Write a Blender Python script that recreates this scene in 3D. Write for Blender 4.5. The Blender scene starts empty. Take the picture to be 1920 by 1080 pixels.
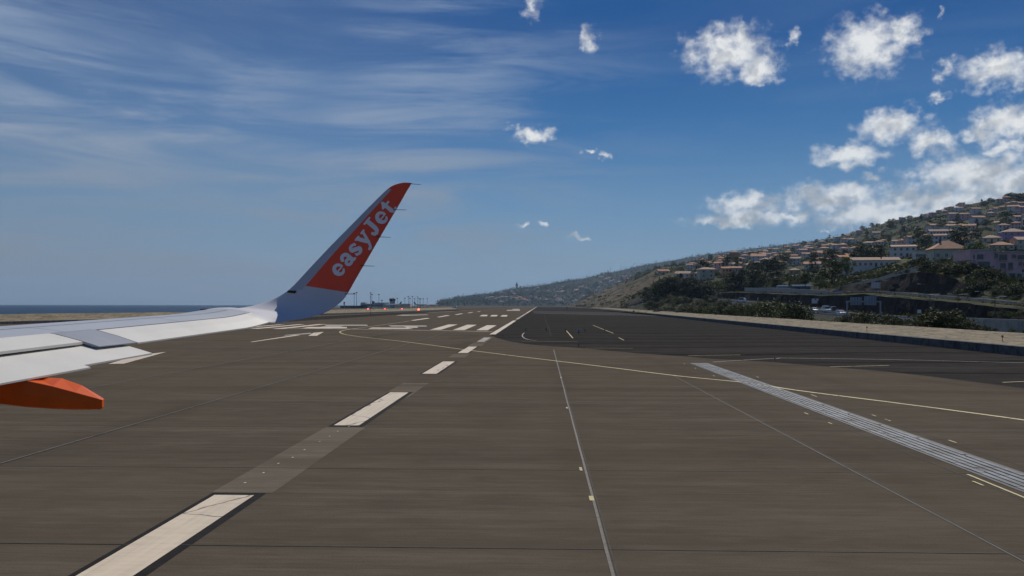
import bpy, bmesh, math, random
from mathutils import Vector, Matrix, noise
from mathutils.bvhtree import BVHTree
random.seed(7)
S = bpy.context.scene
C = S.collection
R = math.radians

# ------------------------------------------------------------------ camera
FOC, CH = 1600.0, 4.2                       # focal length in photo pixels, eye height in metres
YAW, PIT, ROL = R(-1.86), R(1.14), 0.0017
fw = Vector((math.sin(YAW)*math.cos(PIT), math.cos(YAW)*math.cos(PIT), math.sin(PIT)))
r0 = Vector((math.cos(YAW), -math.sin(YAW), 0)); u0 = r0.cross(fw)
rt = r0*math.cos(ROL)+u0*math.sin(ROL); up = u0*math.cos(ROL)-r0*math.sin(ROL)
cam = bpy.data.objects.new('camera', bpy.data.cameras.new('camera')); C.objects.link(cam)
cam.data.sensor_width = 36; cam.data.lens = 36*FOC/1920
cam.data.clip_start = .1; cam.data.clip_end = 60000
m = Matrix((rt, up, -fw)).transposed().to_4x4(); m.translation = Vector((0, 0, CH)); cam.matrix_world = m
S.camera = cam
CAM = Vector((0, 0, CH))
def ray(px, py): return fw+rt*((px-960)/FOC)+up*((540-py)/FOC)
def G(px, py, z=0.0):                        # pixel -> point on the level z
    q = ray(px, py); t = (z-CH)/q.z; return CAM+q*t
def PD(px, py, Y):                           # pixel -> point at distance Y along the runway
    q = ray(px, py); return CAM+q*(Y/q.y)
def hor(px): return 571.9+ROL*(px-1012)

# ------------------------------------------------------------------ light and sky
SUN_AZ, SUN_EL = 21.0, 44.0                   # degrees right of the runway direction (+Y)
sd = Vector((math.sin(R(SUN_AZ))*math.cos(R(SUN_EL)), math.cos(R(SUN_AZ))*math.cos(R(SUN_EL)), math.sin(R(SUN_EL))))
sun = bpy.data.objects.new('sun', bpy.data.lights.new('sun', 'SUN')); C.objects.link(sun)
sun.data.energy = 2.9; sun.data.angle = R(.5); sun.data.color = (1, .95, .87)
sun.rotation_euler = sd.to_track_quat('Z', 'Y').to_euler()
S.view_settings.view_transform = 'Standard'; S.view_settings.look = 'None'
S.view_settings.exposure = .14; S.view_settings.gamma = 1
W = bpy.data.worlds.new('World'); S.world = W; W.use_nodes = True
wt = W.node_tree; wt.nodes.clear()

class NB:                                    # small node builder
    def __init__(s, nt): s.nt = nt
    def put(s, sock, v):
        if v is None: return
        if hasattr(v, 'is_output') or isinstance(v, bpy.types.NodeSocket): s.nt.links.new(v, sock)
        else:
            try: sock.default_value = v
            except Exception: sock.default_value = (*v, 1)
    def n(s, t, ins=(), **kw):
        o = s.nt.nodes.new(t)
        for k, v in kw.items(): setattr(o, k, v)
        if isinstance(ins, dict):
            for k, v in ins.items(): s.put(o.inputs[k], v)
        else:
            for i, v in enumerate(ins): s.put(o.inputs[i], v)
        return o
    def m(s, op, a, b=None, c=None, clamp=False):
        return s.n('ShaderNodeMath', (a, b, c), operation=op, use_clamp=clamp).outputs[0]
    def v(s, op, a, b=None):
        o = s.n('ShaderNodeVectorMath', (a, b), operation=op)
        return o.outputs['Value'] if op in ('LENGTH', 'DOT_PRODUCT', 'DISTANCE') else o.outputs[0]
    def ss(s, x, a, b, lo=0.0, hi=1.0):
        o = s.n('ShaderNodeMapRange', {'Value': x, 'From Min': a, 'From Max': b, 'To Min': lo, 'To Max': hi}, interpolation_type='SMOOTHSTEP')
        return o.outputs[0]
    def noise(s, vec, scale, detail=4, rough=.55, lac=2.0, dist=0.0):
        return s.n('ShaderNodeTexNoise', {'Vector': vec, 'Scale': scale, 'Detail': detail, 'Roughness': rough, 'Lacunarity': lac, 'Distortion': dist})
    def mix(s, f, a, b, mode='MIX'):
        o = s.nt.nodes.new('ShaderNodeMix'); o.data_type = 'RGBA'; o.blend_type = mode; o.clamp_factor = True
        s.put(o.inputs[0], f); s.put(o.inputs[6], a if not isinstance(a, tuple) else (*a, 1) if len(a) == 3 else a)
        s.put(o.inputs[7], b if not isinstance(b, tuple) else (*b, 1) if len(b) == 3 else b); return o.outputs[2]

w = NB(wt)
SKY_STR = 0.10
sky = w.n('ShaderNodeTexSky', sky_type='NISHITA', sun_disc=False)
sky.sun_elevation = R(SUN_EL); sky.sun_rotation = R(SUN_AZ); sky.altitude = 60
sky.air_density = 1.0; sky.dust_density = .5; sky.ozone_density = 3.0
direc = w.n('ShaderNodeTexCoord').outputs['Generated']
sep = w.n('ShaderNodeSeparateXYZ', (direc,))
az = w.m('MULTIPLY', w.m('ARCTAN2', sep.outputs[0], sep.outputs[1]), 57.2958)
el = w.m('MULTIPLY', w.m('ARCSINE', sep.outputs[2]), 57.2958)
def azel(px, py):
    q = ray(px, py).normalized(); return math.degrees(math.atan2(q.x, q.y)), math.degrees(math.asin(q.z))
ae = w.n('ShaderNodeCombineXYZ', (az, el, 0.0)).outputs[0]
# clear sky: the Nishita sky seen as through a polariser, deep blue overhead and grey-blue at the horizon
rp = w.n('ShaderNodeValToRGB', (w.m('DIVIDE', el, 40.0),)); cr_ = rp.color_ramp
cr_.elements[0].position = 0; cr_.elements[0].color = (.165, .232, .305, 1); cr_.elements[1].position = 1; cr_.elements[1].color = (.001, .035, .15, 1)
for p_, c_ in ((.07, (.150, .232, .320)), (.16, (.086, .188, .322)), (.29, (.019, .102, .262)), (.44, (.001, .052, .190))):
    e_ = cr_.elements.new(p_); e_.color = (*c_, 1)
lum = w.n('ShaderNodeRGBToBW', (sky.outputs[0],)).outputs[0]
rel = w.ss(w.m('DIVIDE', lum, w.m('ADD', 2.2, w.m('MULTIPLY', w.m('POWER', 2.718, w.m('MULTIPLY', el, -.09)), 4.0))), .5, 1.6, .72, 1.25)
hs = w.mix(.05, w.v('MULTIPLY', rp.outputs[0], w.n('ShaderNodeCombineXYZ', (w.m('MULTIPLY', rel, 10.0),)*3).outputs[0]), w.v('MULTIPLY', sky.outputs[0], (.35, .5, .7)))
# high thin cirrus, drawn out along the wind
cv = w.n('ShaderNodeMapping', {'Vector': ae, 'Rotation': (0, 0, R(4)), 'Scale': (.055, .42, 1)}).outputs[0]
c1 = w.noise(cv, 1.0, 8, .60, 2.1, .6).outputs[0]
c2 = w.noise(w.n('ShaderNodeMapping', {'Vector': ae, 'Location': (3.1, 1.7, 0), 'Scale': (.035, .10, 1)}).outputs[0], 1.0, 3).outputs[0]
veil = w.m('MULTIPLY', w.ss(az, 6.0, -22.0), w.ss(el, 26, 6, .12, .42))
cir = w.m('MULTIPLY', w.ss(c1, .40, .68), w.ss(c2, .25, .52))
cir = w.m('MULTIPLY', cir, w.ss(az, 12.0, -8.0, .12, 1.0))
cir = w.m('ADD', w.m('MULTIPLY', cir, w.ss(el, 30, 12, .38, .66)), w.m('MULTIPLY', veil, w.ss(c1, .2, .6, .55, 1.0)), clamp=True)
sky1 = w.mix(cir, hs, w.mix(w.ss(el, 2, 16), (2.05, 2.45, 3.0), (2.5, 3.25, 4.5)))
# fair-weather cumulus over the island
warp = w.noise(w.v('MULTIPLY', ae, (.8, .8, 1)), 1.0, 6, .62)
wv = w.v('MULTIPLY', w.v('SUBTRACT', warp.outputs['Color'], (.5, .5, .5)), (2.6, 2.3, 0))
aw = w.v('ADD', ae, wv)
CL = [(1365, 95, 82, 48), (1420, 130, 40, 26), (1630, 85, 72, 52), (1690, 62, 36, 26), (1870, 130, 60, 34), (1775, 130, 22, 18), (1478, 75, 12, 22),
      (1670, 235, 62, 30), (1590, 292, 62, 24), (1745, 268, 42, 22), (1900, 232, 70, 36), (1840, 246, 30, 16), (1885, 278, 40, 12),
      (1830, 325, 105, 40), (1760, 378, 180, 34), (1560, 372, 110, 30), (1400, 384, 74, 22), (1390, 410, 108, 17), (1480, 403, 60, 13), (1340, 414, 50, 10),
      (1650, 405, 130, 30), (1905, 350, 90, 38), (1645, 332, 26, 12), (1000, 252, 46, 16), (1102, 285, 13, 8), (1138, 291, 13, 6),
      (980, 422, 16, 6), (1016, 422, 16, 6), (1085, 441, 26, 7), (1105, 80, 18, 30), (1000, 10, 24, 30), (1550, 437, 16, 6), (1762, 18, 10, 8), (1755, 185, 20, 12),
      (2080, 200, 120, 60), (2200, 330, 180, 60), (2100, 90, 70, 40), (2420, 180, 160, 70), (2600, 330, 220, 60)]
dist = None
for (x, y, rx, ry) in CL:
    a0, e0 = azel(x, y); wisp = .42 if (x, y) in ((1478, 75), (1105, 80), (1000, 10), (1762, 18), (1755, 185), (1775, 130), (1645, 332)) else .2 if rx < 30 else 0.0
    d = w.v('LENGTH', w.v('MULTIPLY', w.v('SUBTRACT', aw, (a0, e0, 0)), (28/(rx*(1.05+wisp*.9)), 28/(ry*(1.05+wisp*.9)), 0)))
    if wisp: d = w.m('ADD', d, wisp)
    dist = d if dist is None else w.n('ShaderNodeMath', (dist, d, .22), operation='SMOOTH_MIN').outputs[0]
fine = w.noise(w.v('MULTIPLY', ae, (1.0, 1.25, 1)), 1.15, 9, .53)
dens = w.m('ADD', w.m('SUBTRACT', 1.0, dist), w.m('MULTIPLY', w.m('SUBTRACT', fine.outputs[0], .5), 1.45))
alpha = w.ss(dens, -.16, .92)
lit = w.noise(w.v('ADD', w.v('MULTIPLY', ae, (.9, 1.1, 1)), (2, .35, 0)), .7, 3, .5).outputs[0]
lowc = w.ss(el, 4, 12)
shade = w.m('ADD', w.ss(lit, .36, .60), w.m('MULTIPLY', lowc, .45), clamp=True)
ccol = w.mix(shade, (3.3, 3.6, 4.0), (7.6, 7.7, 7.7))
sky2 = w.mix(w.m('MULTIPLY', alpha, w.ss(el, 2, 12, .82, .98)), sky1, ccol)
bg = w.n('ShaderNodeBackground', {'Color': sky2, 'Strength': SKY_STR})
wo = w.n('ShaderNodeOutputWorld', (bg.outputs[0],))

# ------------------------------------------------------------------ materials
MATS = {}
def newmat(name):
    mt = bpy.data.materials.new(name); mt.use_nodes = True; nt = mt.node_tree
    b = nt.nodes['Principled BSDF']; MATS[name] = mt; return mt, NB(nt), b
def plain(name, col, rough=.6, var=.12, scale=1.5, bump=0, spec=.4, metal=0, coat=0, rnd=0.0, emit=None):
    """a painted or weathered surface: base colour with soft blotches and fine grain"""
    mt, k, b = newmat(name)
    pos = k.n('ShaderNodeNewGeometry').outputs['Position']
    n1 = k.noise(pos, scale, 5, .6).outputs[0]
    c = k.mix(k.ss(n1, .3, .7), tuple(x*(1-var) for x in col), tuple(min(1, x*(1+var)) for x in col))
    if rnd:
        oi = k.n('ShaderNodeObjectInfo').outputs['Random']
        c = k.mix(oi, c, k.mix(.5, c, tuple(x*rnd for x in col)))
    k.put(b.inputs['Base Color'], c); b.inputs['Roughness'].default_value = rough
    b.inputs['Specular IOR Level'].default_value = spec; b.inputs['Metallic'].default_value = metal
    b.inputs['Coat Weight'].default_value = coat; b.inputs['Coat Roughness'].default_value = .12
    if emit: b.inputs['Emission Color'].default_value = (*emit[0], 1); b.inputs['Emission Strength'].default_value = emit[1]
    if bump:
        bp = k.n('ShaderNodeBump', {'Strength': bump, 'Distance': .05, 'Height': k.noise(pos, scale*6, 4).outputs[0]})
        k.put(b.inputs['Normal'], bp.outputs[0])
    return mt

def asphalt(name, ca, cb, streak=1.0, warm=None, lanes=False):
    mt, k, b = newmat(name)
    pos = k.n('ShaderNodeNewGeometry').outputs['Position']
    big = k.noise(pos, .06, 5, .6).outputs[0]
    st = k.noise(k.v('MULTIPLY', pos, (.10, 2.6, 1)), 1.0, 6, .68).outputs[0]     # transverse grooving
    st2 = k.noise(k.v('MULTIPLY', pos, (.03, .55, 1)), 1.0, 5, .6).outputs[0]
    gr = k.noise(pos, 26, 3, .7).outputs[0]
    f = k.m('ADD', k.m('MULTIPLY', st, .55*streak), k.m('MULTIPLY', st2, .45))
    mo = k.noise(k.v('MULTIPLY', pos, (.55, 1.3, 1)), 1.0, 7, .7, dist=.5).outputs[0]
    f = k.m('ADD', f, k.m('ADD', k.m('MULTIPLY', k.m('SUBTRACT', gr, .5), .42), k.m('MULTIPLY', k.m('SUBTRACT', mo, .5), .45)))
    fs = k.noise(k.v('MULTIPLY', pos, (.7, 11, 1)), 1.0, 5, .75).outputs[0]
    f = k.m('ADD', f, k.m('MULTIPLY', k.m('SUBTRACT', fs, .5), .55))
    c = k.mix(k.ss(f, .28, .72), ca, cb)
    c = k.mix(k.ss(big, .35, .7, 0, .45), c, warm or cb)
    if lanes:                                  # rubber and oil darkening where aircraft turn, paler worn lane edges
        lx = k.n('ShaderNodeSeparateXYZ', (pos,))
        wob = k.m('ADD', lx.outputs[0], k.m('MULTIPLY', k.m('SUBTRACT', k.noise(pos, .12, 3).outputs[0], .5), 3.0))
        per = k.m('ABSOLUTE', k.m('SUBTRACT', k.m('FRACT', k.m('MULTIPLY', k.m('ADD', wob, 6.5), 1/7.6)), .5))
        c = k.mix(k.ss(per, .36, .5, 0, .12), c, tuple(x*.62 for x in ca))
        rub = k.noise(k.v('MULTIPLY', pos, (.09, .035, 1)), 1.0, 4, .5, dist=1.2).outputs[0]
        c = k.mix(k.ss(rub, .54, .70, 0, .32), c, tuple(x*.6 for x in ca))
        rings = k.n('ShaderNodeTexWave', {'Vector': k.v('ADD', pos, (30, -10, 0)), 'Scale': .016, 'Distortion': 6.0, 'Detail': 2.0, 'Detail Scale': .6}, wave_type='RINGS').outputs[1]
        c = k.mix(k.ss(rings, .93, .99, 0, .16), c, tuple(x*.5 for x in ca))
    else:                                      # curved tyre scuffs left on the parking apron
        ar = k.n('ShaderNodeTexWave', {'Vector': k.v('ADD', pos, (-60, -40, 0)), 'Scale': .03, 'Distortion': 9.0, 'Detail': 3.0, 'Detail Scale': .5}, wave_type='RINGS').outputs[1]
        c = k.mix(k.ss(ar, .90, .99, 0, .35), c, tuple(x*.55 for x in ca)); c = k.mix(k.ss(ar, .12, .02, 0, .25), c, cb)
    k.put(b.inputs['Base Color'], c); b.inputs['Roughness'].default_value = 1; b.inputs['Specular IOR Level'].default_value = 0.0
    bp = k.n('ShaderNodeBump', {'Strength': .35, 'Distance': .01, 'Height': k.m('ADD', gr, st)})
    k.put(b.inputs['Normal'], bp.outputs[0])
    return mt
M_RUN = asphalt('worn_asphalt', (.097, .079, .060), (.160, .133, .103), .8, (.138, .112, .081), True)
M_DARK = asphalt('dark_asphalt', (.017, .016, .015), (.074, .068, .061), 1.1, (.045, .041, .037))
M_TAXI = asphalt('taxiway_asphalt', (.07, .066, .062), (.11, .105, .1), .6)
M_PATCH = asphalt('pale_patch', (.130, .108, .082), (.215, .182, .142), .8)
M_ROAD = asphalt('road_asphalt', (.05, .05, .052), (.075, .073, .072), .2)

def paint(name, col, worn, amount=.5):
    mt, k, b = newmat(name)
    pos = k.n('ShaderNodeNewGeometry').outputs['Position']
    st = k.noise(k.v('MULTIPLY', pos, (.9, 5.5, 1)), 1.0, 6, .7).outputs[0]
    ln = k.noise(k.v('MULTIPLY', pos, (7, .25, 1)), 1.0, 4, .6).outputs[0]
    f = k.m('ADD', k.m('MULTIPLY', st, .5), k.m('MULTIPLY', ln, .5))
    c = k.mix(k.ss(f, .40, .66, 0, amount), col, worn)
    crk = k.n('ShaderNodeTexVoronoi', {'Vector': k.v('ADD', pos, k.v('MULTIPLY', k.noise(pos, .8, 3).outputs['Color'], (.8, .8, 0))), 'Scale': .22}, feature='DISTANCE_TO_EDGE').outputs[0]
    c = k.mix(k.ss(crk, .010, .004, 0, .65), c, (.05, .045, .04))
    k.put(b.inputs['Base Color'], c); b.inputs['Roughness'].default_value = .7; b.inputs['Specular IOR Level'].default_value = .25
    return mt
M_WHITE = paint('white_paint', (.74, .62, .47), (.44, .36, .27))
M_WHITE2 = paint('worn_white_paint', (.46, .40, .33), (.22, .19, .16), .7)
M_YEL = paint('yellow_paint', (.60, .50, .24), (.38, .31, .16))
M_THIN = paint('joint_line', (.19, .165, .135), (.10, .085, .07), .9)
M_THIN2 = paint('faint_joint_line', (.14, .122, .10), (.09, .078, .062), .9)
M_BLACK = plain('black_border', (.022, .02, .019), .9, .25, 3, spec=.1)
M_JOINT = plain('bitumen_joint', (.062, .052, .041), .8, .2, 3, spec=.2)

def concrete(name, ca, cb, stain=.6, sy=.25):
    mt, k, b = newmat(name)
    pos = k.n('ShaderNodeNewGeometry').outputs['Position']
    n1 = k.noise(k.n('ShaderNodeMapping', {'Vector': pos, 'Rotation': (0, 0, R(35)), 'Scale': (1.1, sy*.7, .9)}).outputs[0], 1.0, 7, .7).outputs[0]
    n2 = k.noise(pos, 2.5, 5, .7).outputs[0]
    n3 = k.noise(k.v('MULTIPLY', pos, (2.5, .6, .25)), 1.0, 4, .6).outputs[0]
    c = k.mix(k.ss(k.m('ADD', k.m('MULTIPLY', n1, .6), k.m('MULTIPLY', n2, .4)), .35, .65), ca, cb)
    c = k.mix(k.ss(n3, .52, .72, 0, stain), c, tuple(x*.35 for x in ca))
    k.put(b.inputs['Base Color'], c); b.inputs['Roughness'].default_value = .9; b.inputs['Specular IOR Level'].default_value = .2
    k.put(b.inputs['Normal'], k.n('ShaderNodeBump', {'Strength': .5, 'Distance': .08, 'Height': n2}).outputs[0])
    return mt
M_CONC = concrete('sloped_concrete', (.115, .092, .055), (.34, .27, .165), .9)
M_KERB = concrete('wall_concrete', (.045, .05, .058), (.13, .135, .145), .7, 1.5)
M_WALLC = concrete('retaining_concrete', (.30, .29, .27), (.46, .44, .41), .35, .8)

def terrain_mat(name, far=False):
    mt, k, b = newmat(name)
    geo = k.n('ShaderNodeNewGeometry'); pos = geo.outputs['Position']
    sc = .35 if far else 1.0
    n1 = k.noise(pos, .012*sc, 6, .6).outputs[0]; n2 = k.noise(pos, .06*sc, 5, .65).outputs[0]; n3 = k.noise(pos, .6*sc, 4, .7).outputs[0]
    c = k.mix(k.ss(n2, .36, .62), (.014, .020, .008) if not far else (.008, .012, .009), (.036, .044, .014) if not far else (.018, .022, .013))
    c = k.mix(k.ss(n1, .50, .64, 0, .8 if not far else .3), c, (.098, .098, .020))
    c = k.mix(k.ss(n3, .48, .70, 0, .6), c, (.016, .022, .010))
    sz = k.n('ShaderNodeSeparateXYZ', (pos,)).outputs
    ter = k.m('FRACT', k.m('MULTIPLY', k.m('ADD', sz[2], k.m('MULTIPLY', n2, 4.0)), 1/3.2))   # walls of the farmed terraces
    c = k.mix(k.m('MULTIPLY', k.ss(ter, .80, .9), k.ss(n1, .42, .58, 0, .55)), c, (.060, .050, .036))
    nz = k.n('ShaderNodeSeparateXYZ', (geo.outputs['True Normal'],)).outputs[2]
    st = k.noise(k.v('MULTIPLY', pos, (.35, .35, .12)), 1.0, 6, .7).outputs[0]
    rock = k.mix(k.ss(st, .35, .68), (.012, .010, .010), (.050, .036, .030))
    c = k.mix(k.ss(nz, .86, .66), c, rock)
    if not far:                               # the bare dry nose of the hill beyond the runway's bend
        dry = k.mix(k.ss(k.noise(k.v('MULTIPLY', pos, (.045, .012, .05)), 1.0, 7, .72, dist=.8).outputs[0], .38, .60), (.035, .038, .015), (.165, .110, .062))
        xs = k.m('ADD', sz[0], k.m('MULTIPLY', k.m('SUBTRACT', n2, .5), 30))
        f = k.m('MULTIPLY', k.ss(sz[1], 620, 760), k.ss(k.m('SUBTRACT', xs, k.m('MULTIPLY', sz[2], 1.24)), 108, 94))
        c = k.mix(f, c, dry)
    k.put(b.inputs['Base Color'], c); b.inputs['Roughness'].default_value = .95; b.inputs['Specular IOR Level'].default_value = .1
    k.put(b.inputs['Normal'], k.n('ShaderNodeBump', {'Strength': .8, 'Distance': 1.2 if not far else 6, 'Height': k.m('ADD', n2, k.m('MULTIPLY', n3, .4))}).outputs[0])
    return mt
M_HILL = terrain_mat('hillside_ground'); M_FAR = terrain_mat('far_hillside_ground', True)

def sea_mat():
    mt, k, b = newmat('sea_water')
    pos = k.n('ShaderNodeNewGeometry').outputs['Position']
    n = k.noise(pos, .004, 5, .6).outputs[0]
    k.put(b.inputs['Base Color'], k.mix(k.ss(n, .35, .65), (.012, .040, .085), (.020, .055, .105)))
    b.inputs['Roughness'].default_value = .55; b.inputs['Specular IOR Level'].default_value = .12
    k.put(b.inputs['Normal'], k.n('ShaderNodeBump', {'Strength': .7, 'Distance': .6, 'Height': k.noise(pos, .12, 4).outputs[0]}).outputs[0])
    return mt
M_SEA = sea_mat()

def leaf_mat(name, ca, cb, rnd=.5):
    mt, k, b = newmat(name)
    geo = k.n('ShaderNodeNewGeometry'); pos = geo.outputs['Position']
    n = k.noise(pos, .8, 3, .6).outputs[0]
    oi = k.n('ShaderNodeObjectInfo').outputs['Random']
    c = k.mix(k.ss(n, .3, .7), ca, cb)
    c = k.mix(k.m('MULTIPLY', geo.outputs['Random Per Island'], .55), c, tuple(x*.45 for x in ca))
    c = k.mix(k.m('MULTIPLY', oi, rnd), c, tuple(x*.5 for x in ca))
    k.put(b.inputs['Base Color'], c); b.inputs['Roughness'].default_value = .7; b.inputs['Specular IOR Level'].default_value = .2
    tr = k.n('ShaderNodeBsdfTranslucent', {'Color': k.mix(.5, c, (.10, .12, .02), 'ADD')}); ms = k.n('ShaderNodeMixShader', (.20, b.outputs[0], tr.outputs[0]))
    k.nt.links.new(ms.outputs[0], k.nt.nodes['Material Output'].inputs[0])
    return mt
M_LEAF = [leaf_mat('dark_leaves', (.016, .026, .011), (.034, .046, .017)), leaf_mat('olive_leaves', (.034, .044, .016), (.064, .070, .026)),
          leaf_mat('bright_leaves', (.05, .085, .016), (.085, .125, .026)), leaf_mat('dry_leaves', (.075, .066, .030), (.125, .105, .05))]
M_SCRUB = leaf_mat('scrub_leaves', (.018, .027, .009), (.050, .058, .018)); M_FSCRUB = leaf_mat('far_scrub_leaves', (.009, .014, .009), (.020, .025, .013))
M_BARK = plain('bark', (.07, .05, .035), .9, .3, 3)

M_SKIN = plain('wing_paint', (.50, .515, .54), .42, .05, .8, spec=.35)
M_PANEL = plain('wing_grey_panel', (.38, .39, .42), .4, .06, 2, spec=.4)
M_SURF = plain('control_surface_white', (.74, .71, .64), .5, .05, 1.2, spec=.25)
M_GAP = plain('gap_dark', (.03, .035, .06), .7, .1, 2)
M_WLW = plain('winglet_white', (.66, .64, .66), .6, .04, 1.5, spec=.2)
M_WLG = plain('winglet_leading_grey', (.50, .51, .56), .5, .05, 1.5, spec=.3)
M_RED = plain('livery_orange_red', (1.0, .11, .05), .5, .05, 2.0, spec=.25)
M_ORG = plain('fairing_orange', (.88, .125, .004), .38, .08, 3.0, spec=.3, coat=.12)
M_LET = plain('lettering_white', (.90, .85, .84), .4, .03, 3)
M_ROD = plain('wick_black', (.02, .02, .022), .5)

M_WALLS = [plain('render_white', (.60, .59, .57), .85, .10, .6), plain('render_cream', (.54, .49, .38), .85, .10, .6), plain('render_pink', (.66, .42, .42), .85, .1, .6),
           plain('render_lilac', (.46, .29, .46), .85, .1, .6), plain('render_ochre', (.55, .36, .20), .85, .12, .6), plain('render_rust', (.40, .17, .11), .85, .12, .6)]
def tiles(name, col):
    mt, k, b = newmat(name)
    pos = k.n('ShaderNodeNewGeometry').outputs['Position']; oi = k.n('ShaderNodeObjectInfo').outputs['Random']
    wv_ = k.n('ShaderNodeTexWave', {'Vector': pos, 'Scale': 2.4, 'Distortion': .6, 'Detail': 2.0}, bands_direction='DIAGONAL').outputs[1]
    n = k.noise(pos, 1.2, 5, .7).outputs[0]
    c = k.mix(k.ss(n, .32, .68), tuple(x*.62 for x in col), tuple(min(1, x*1.25) for x in col))
    c = k.mix(k.m('MULTIPLY', wv_, .25), c, tuple(x*.5 for x in col))
    c = k.mix(k.m('MULTIPLY', oi, .4), c, (.44, .33, .24))
    k.put(b.inputs['Base Color'], c); b.inputs['Roughness'].default_value = .85; b.inputs['Specular IOR Level'].default_value = .2
    return mt
M_TILE = [tiles('terracotta_tiles', (.56, .25, .14)), tiles('faded_tiles', (.55, .35, .24)), tiles('orange_tiles', (.60, .26, .12))]
M_FLAT = plain('flat_roof', (.52, .49, .45), .9, .15, .8)
M_GLASS = plain('window_glass', (.018, .022, .028), .12, .1, 1, spec=.6)
M_FRAME = plain('window_frame', (.55, .53, .5), .6)
M_DOOR = plain('door_wood', (.10, .06, .04), .6)
M_CHIM = plain('dark_chimney', (.05, .05, .055), .9)
M_STEEL = plain('galvanised_steel', (.30, .32, .35), .6, .1, 2, metal=.2)
M_DSTEEL = plain('dark_steel', (.055, .058, .062), .5, .1, 2)
M_LAMP = plain('lamp_head', (.85, .85, .85), .15, .05, 2, spec=.8)
M_SIGNB = plain('sign_back', (.33, .39, .45), .5, .08, .8)
M_BOARD = plain('white_board', (.80, .80, .80), .5, .04, 1)
M_SBLUE = plain('sign_blue', (.02, .10, .42), .45, .05, 1)
M_SRED = plain('sign_red', (.55, .03, .03), .45, .05, 1)
M_RUBBER = plain('tyre_rubber', (.02, .02, .02), .8)
M_REDL = plain('red_lamp_glass', (.6, .02, .01), .3, .05, 1, emit=((1, .07, .035), 9.0))
M_GRATE = plain('grate_steel', (.085, .098, .118), .55, .7, .9, spec=.22)
M_SLOT = plain('slot_dark', (.025, .03, .038), .7, .3, 3)
M_GREENP = plain('tail_green', (.02, .22, .16), .4); M_BLUEP = plain('tail_blue', (.02, .10, .42), .4); M_AIRW = plain('airliner_white', (.72, .72, .72), .35)

# ------------------------------------------------------------------ helpers
def link(name, me, mats, parent=None):
    o = bpy.data.objects.new(name, me); C.objects.link(o)
    if not isinstance(mats, (list, tuple)): mats = [mats]
    if not me.materials:
        for q in mats: me.materials.append(q)
    if parent: o.parent = parent
    return o
def mesh(name, V, Fc, mats, parent=None, mi=None, smooth=False):
    me = bpy.data.meshes.new(name); me.from_pydata([tuple(v) for v in V], [], Fc)
    o = link(name, me, mats, parent)
    if mi: me.polygons.foreach_set('material_index', mi)
    if smooth: me.polygons.foreach_set('use_smooth', [True]*len(me.polygons))
    me.update(); return o
def tag(o, label=None, cat=None, group=None, kind=None):
    if label: o['label'] = label
    if cat: o['category'] = cat
    if group: o['group'] = group
    if kind: o['kind'] = kind
    return o
def thing(name, label, cat, loc, rz=0, group=None):
    o = bpy.data.objects.new(name, None); C.objects.link(o); o.empty_display_size = .3
    o.location = loc; o.rotation_euler = (0, 0, rz); return tag(o, label, cat, group)
def copy_tree(o, parent=None):
    c = o.copy(); C.objects.link(c); c.parent = parent
    for ch in list(o.children): copy_tree(ch, c)
    return c
class MB:                                    # collects shapes into one mesh
    def __init__(s): s.V = []; s.F = []; s.I = []
    def add(s, V, Fc, mi=0):
        b = len(s.V); s.V += [tuple(v) for v in V]; s.F += [[i+b for i in f] for f in Fc]; s.I += [mi]*len(Fc); return s
    def box(s, x0, x1, y0, y1, z0, z1, mi=0):
        V = [(x, y, z) for z in (z0, z1) for y in (y0, y1) for x in (x0, x1)]
        return s.add(V, [(0, 2, 3, 1), (4, 5, 7, 6), (0, 1, 5, 4), (2, 6, 7, 3), (0, 4, 6, 2), (1, 3, 7, 5)], mi)
    def tube(s, a, b, ra, rb=None, n=8, mi=0):
        a = Vector(a); b = Vector(b); rb = ra if rb is None else rb
        d = (b-a).normalized(); x = d.orthogonal().normalized(); y = d.cross(x)
        V = [p+(x*math.cos(t*2*math.pi/n)+y*math.sin(t*2*math.pi/n))*r for p, r in ((a, ra), (b, rb)) for t in range(n)]
        return s.add(V, [(i, (i+1) % n, n+(i+1) % n, n+i) for i in range(n)]+[tuple(range(n-1, -1, -1)), tuple(range(n, 2*n))], mi)
    def loft(s, secs, mi=0, cap=True):
        n = len(secs[0]); V = [p for q in secs for p in q]; Fc = []
        for j in range(len(secs)-1):
            for i in range(n): Fc.append((j*n+i, j*n+(i+1) % n, (j+1)*n+(i+1) % n, (j+1)*n+i))
        if cap: Fc += [tuple(range(n-1, -1, -1)), tuple(range((len(secs)-1)*n, len(secs)*n))]
        return s.add(V, Fc, mi)
    def build(s, name, mats, parent=None, smooth=False): return mesh(name, s.V, s.F, mats, parent, s.I, smooth)
def me_of(mb, name, mats):
    me = bpy.data.meshes.new(name); me.from_pydata(mb.V, [], mb.F)
    for q in (mats if isinstance(mats, (list, tuple)) else [mats]): me.materials.append(q)
    me.polygons.foreach_set('material_index', mb.I); me.update(); return me
def lerp(tab, x):
    if x <= tab[0][0]: return tab[0][1]
    for (a, b), (c, d) in zip(tab, tab[1:]):
        if x <= c: return b+(d-b)*(x-a)/(c-a)
    return tab[-1][1]
def sstep(a, b, x):
    t = max(0, min(1, (x-a)/(b-a))); return t*t*(3-2*t)

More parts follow.
